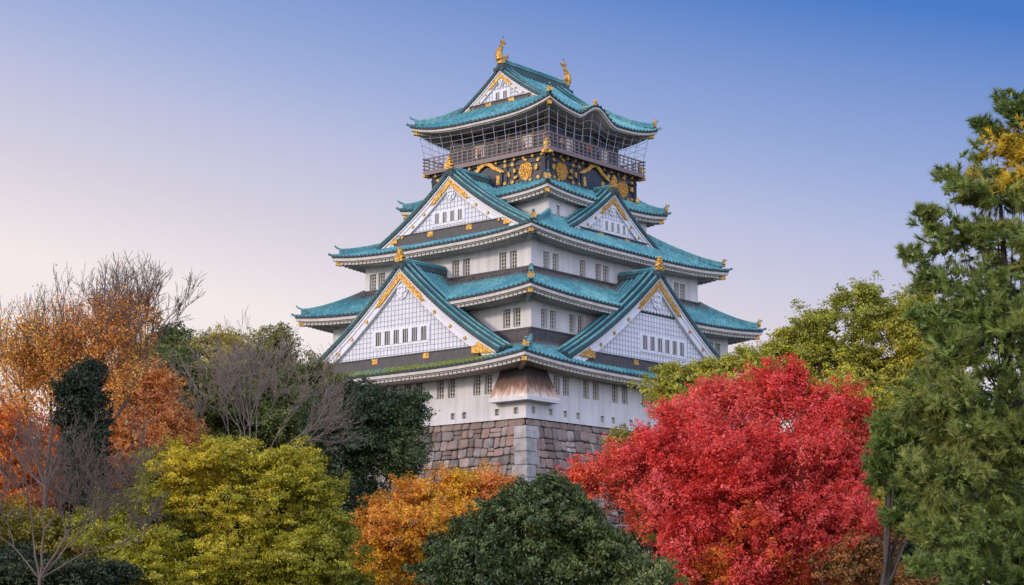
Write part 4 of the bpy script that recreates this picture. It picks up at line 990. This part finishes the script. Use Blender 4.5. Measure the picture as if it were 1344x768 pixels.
PINEC = [(.072, .115, .026), (.115, .170, .034), (.16, .215, .045), (.23, .255, .055)]
make_tree('pine_tree', 'tall green pine with a yellow needled patch near its top, right edge', 'tree', 1350, 45, PN, PINEC, leaf=8.5, aspect=.95, per=58, dens=1.1, spr=8.5, seed=35, lm='needle', needle=True, trunk_r=.24, gap=-.22, rough=1.6, inner=.45, sat=4, bark='darkbark', up=.45, limbs=16,
          patches=[(1318, 200, 36, (.56, .39, .03), .8), (1332, 225, 32, (.60, .41, .03), .8), (1300, 248, 22, (.50, .38, .04), .62), (1335, 180, 22, (.56, .40, .03), .62), (1268, 236, 14, (.36, .28, .04), .5)])
make_tree('pine_tree', 'shorter dark green pine with bare brown trunk, between red maple and tall pine', 'tree', 1155, 50,
          [(1176, 580, 34, 26), (1205, 560, 34, 26), (1170, 618, 30, 24), (1210, 625, 40, 30), (1196, 668, 34, 26), (1160, 560, 20, 14)], PINEC[:3], leaf=9, aspect=1.15, per=44, dens=1.1, spr=8, seed=36, lm='needle', needle=True, trunk_r=.22, gap=-.8, limbs=10)
make_tree('autumn_shrub', 'rusty orange brown thin shrub at the bottom, right of the red maple', 'shrub', 1120, 58,
          [(1100, 742, 44, 28), (1160, 752, 44, 22), (1140, 716, 22, 14), (1180, 700, 20, 18), (1200, 760, 36, 18)], [(.16, .075, .03), (.26, .11, .03), (.36, .15, .03), (.12, .08, .035)], leaf=3.0, per=36, dens=.9, seed=37, trunk_r=.06, gap=-.4)
make_tree('dark_shrub', 'dark green low shrub in the bottom left corner', 'shrub', 15, 52,
          [(10, 748, 60, 26), (80, 758, 50, 20), (-40, 740, 40, 30), (130, 762, 40, 18)], [(.016, .028, .012), (.028, .042, .015), (.05, .06, .02)], leaf=4.0, per=50, seed=38, trunk_r=.06, gap=-1.0, lm='darkleaf')
make_tree('yellow_shrub', 'yellow olive bushy shrub at the left edge under the orange tree', 'shrub', 25, 60,
          [(15, 690, 44, 34), (72, 708, 36, 30), (-30, 690, 40, 40), (120, 722, 34, 28)], [(.14, .12, .016), (.22, .18, .018), (.30, .23, .02)], leaf=3.2, per=45, seed=39, trunk_r=.06, gap=-.6)

# ------------------------------------------------------------------ visitors behind the balcony rail
def person(label, a, k, o, top, legs, turn, h=1.66):
    T = SIDES[k]; x, y, z = T(a, o, 42.12); me = bpy.data.meshes.new('person')
    f = h / 1.66
    J = [(0, 0, .90, .13), (0, 0, 1.12, .125), (0, 0, 1.33, .135), (0, .01, 1.44, .055), (0, -.01, 1.50, .075), (0, 0, 1.60, .088), (.17, 0, 1.33, .062), (.23, -.03, 1.08, .045), (.20, -.20, .98, .036), (-.17, 0, 1.33, .062), (-.23, -.03, 1.08, .045), (-.17, -.22, 1.02, .036),
         (.09, 0, .82, .085), (.10, -.01, .46, .06), (.10, .01, .08, .045), (.10, -.13, .035, .04), (-.09, 0, .82, .085), (-.10, -.01, .46, .06), (-.10, .01, .08, .045), (-.10, -.13, .035, .04), (.16, -.27, .97, .03), (-.13, -.29, 1.02, .03)]
    E = [(0, 1), (1, 2), (2, 3), (3, 4), (4, 5), (2, 6), (6, 7), (7, 8), (8, 20), (2, 9), (9, 10), (10, 11), (11, 21), (0, 12), (12, 13), (13, 14), (14, 15), (0, 16), (16, 17), (17, 18), (18, 19)]
    me.from_pydata([(p[0] * f, p[1] * f, p[2] * f) for p in J], E, []); ob = bpy.data.objects.new('person', me); C.objects.link(ob)
    sk = ob.modifiers.new('skin', 'SKIN'); sk.use_smooth_shade = True
    for i, p in enumerate(J): me.skin_vertices[0].data[i].radius = (p[3] * f, p[3] * f * (.75 if i in (1, 2) else 1)); me.skin_vertices[0].data[i].use_root = i == 0
    sb = ob.modifiers.new('sub', 'SUBSURF'); sb.levels = sb.render_levels = 1
    dg = bpy.context.evaluated_depsgraph_get(); ev = ob.evaluated_get(dg); m2 = bpy.data.meshes.new_from_object(ev)
    ob.modifiers.clear(); ob.data = m2
    m2.materials.clear()
    for nm, c_ in (('clothing_top', top), ('clothing_legs', legs), ('skin', (.50, .31, .22)), ('hair', (.02, .016, .014))):
        key = nm + repr(c_); m_ = bpy.data.materials.get(key) or mat(key, c_, .8); m2.materials.append(m_)
    for p in m2.polygons:
        c = p.center / f
        if c.z > 1.47: p.material_index = 3 if (c.z > 1.62 or c.y > .03) else 2
        elif c.y < -.215 and c.z > .8: p.material_index = 2
        elif c.z > .93 or abs(c.x) > .19 and c.z > .8: p.material_index = 0
        else: p.material_index = 1
    rot = Matrix.Rotation(YAW, 4, 'Z'); w = rot @ Vector((x, y, z)); ob.location = (w.x + CX, w.y + CD, w.z + CAMZ)
    ob.rotation_euler = (0, 0, YAW + {0: 0, 1: -math.pi / 2}[k] + turn); tag(ob, label, 'person', 'visitors on the top balcony')
for q in (("visitor in a red jacket at the right balcony rail", -.6, 0, 7.35, (.42, .08, .06), (.05, .06, .09), .2),
          ("visitor in a blue jacket at the right balcony rail", .9, 0, 7.3, (.06, .12, .36), (.04, .04, .05), -.3),
          ("visitor in a white shirt at the right balcony rail", -3.4, 0, 7.3, (.65, .62, .58), (.08, .07, .08), .5),
          ("visitor in a tan coat at the right balcony rail", -4.6, 0, 7.2, (.45, .28, .16), (.06, .05, .05), -.4),
          ("visitor in a cream sweater at the left balcony rail", 4.4, 1, 6.85, (.60, .50, .38), (.05, .05, .07), .3),
          ("visitor in a grey coat at the left balcony rail", 2.6, 1, 6.8, (.26, .26, .28), (.06, .05, .06), -.2),
          ("visitor in an orange coat at the left balcony rail", -1.2, 1, 6.8, (.55, .24, .07), (.05, .05, .07), .1)):
    person(*q)
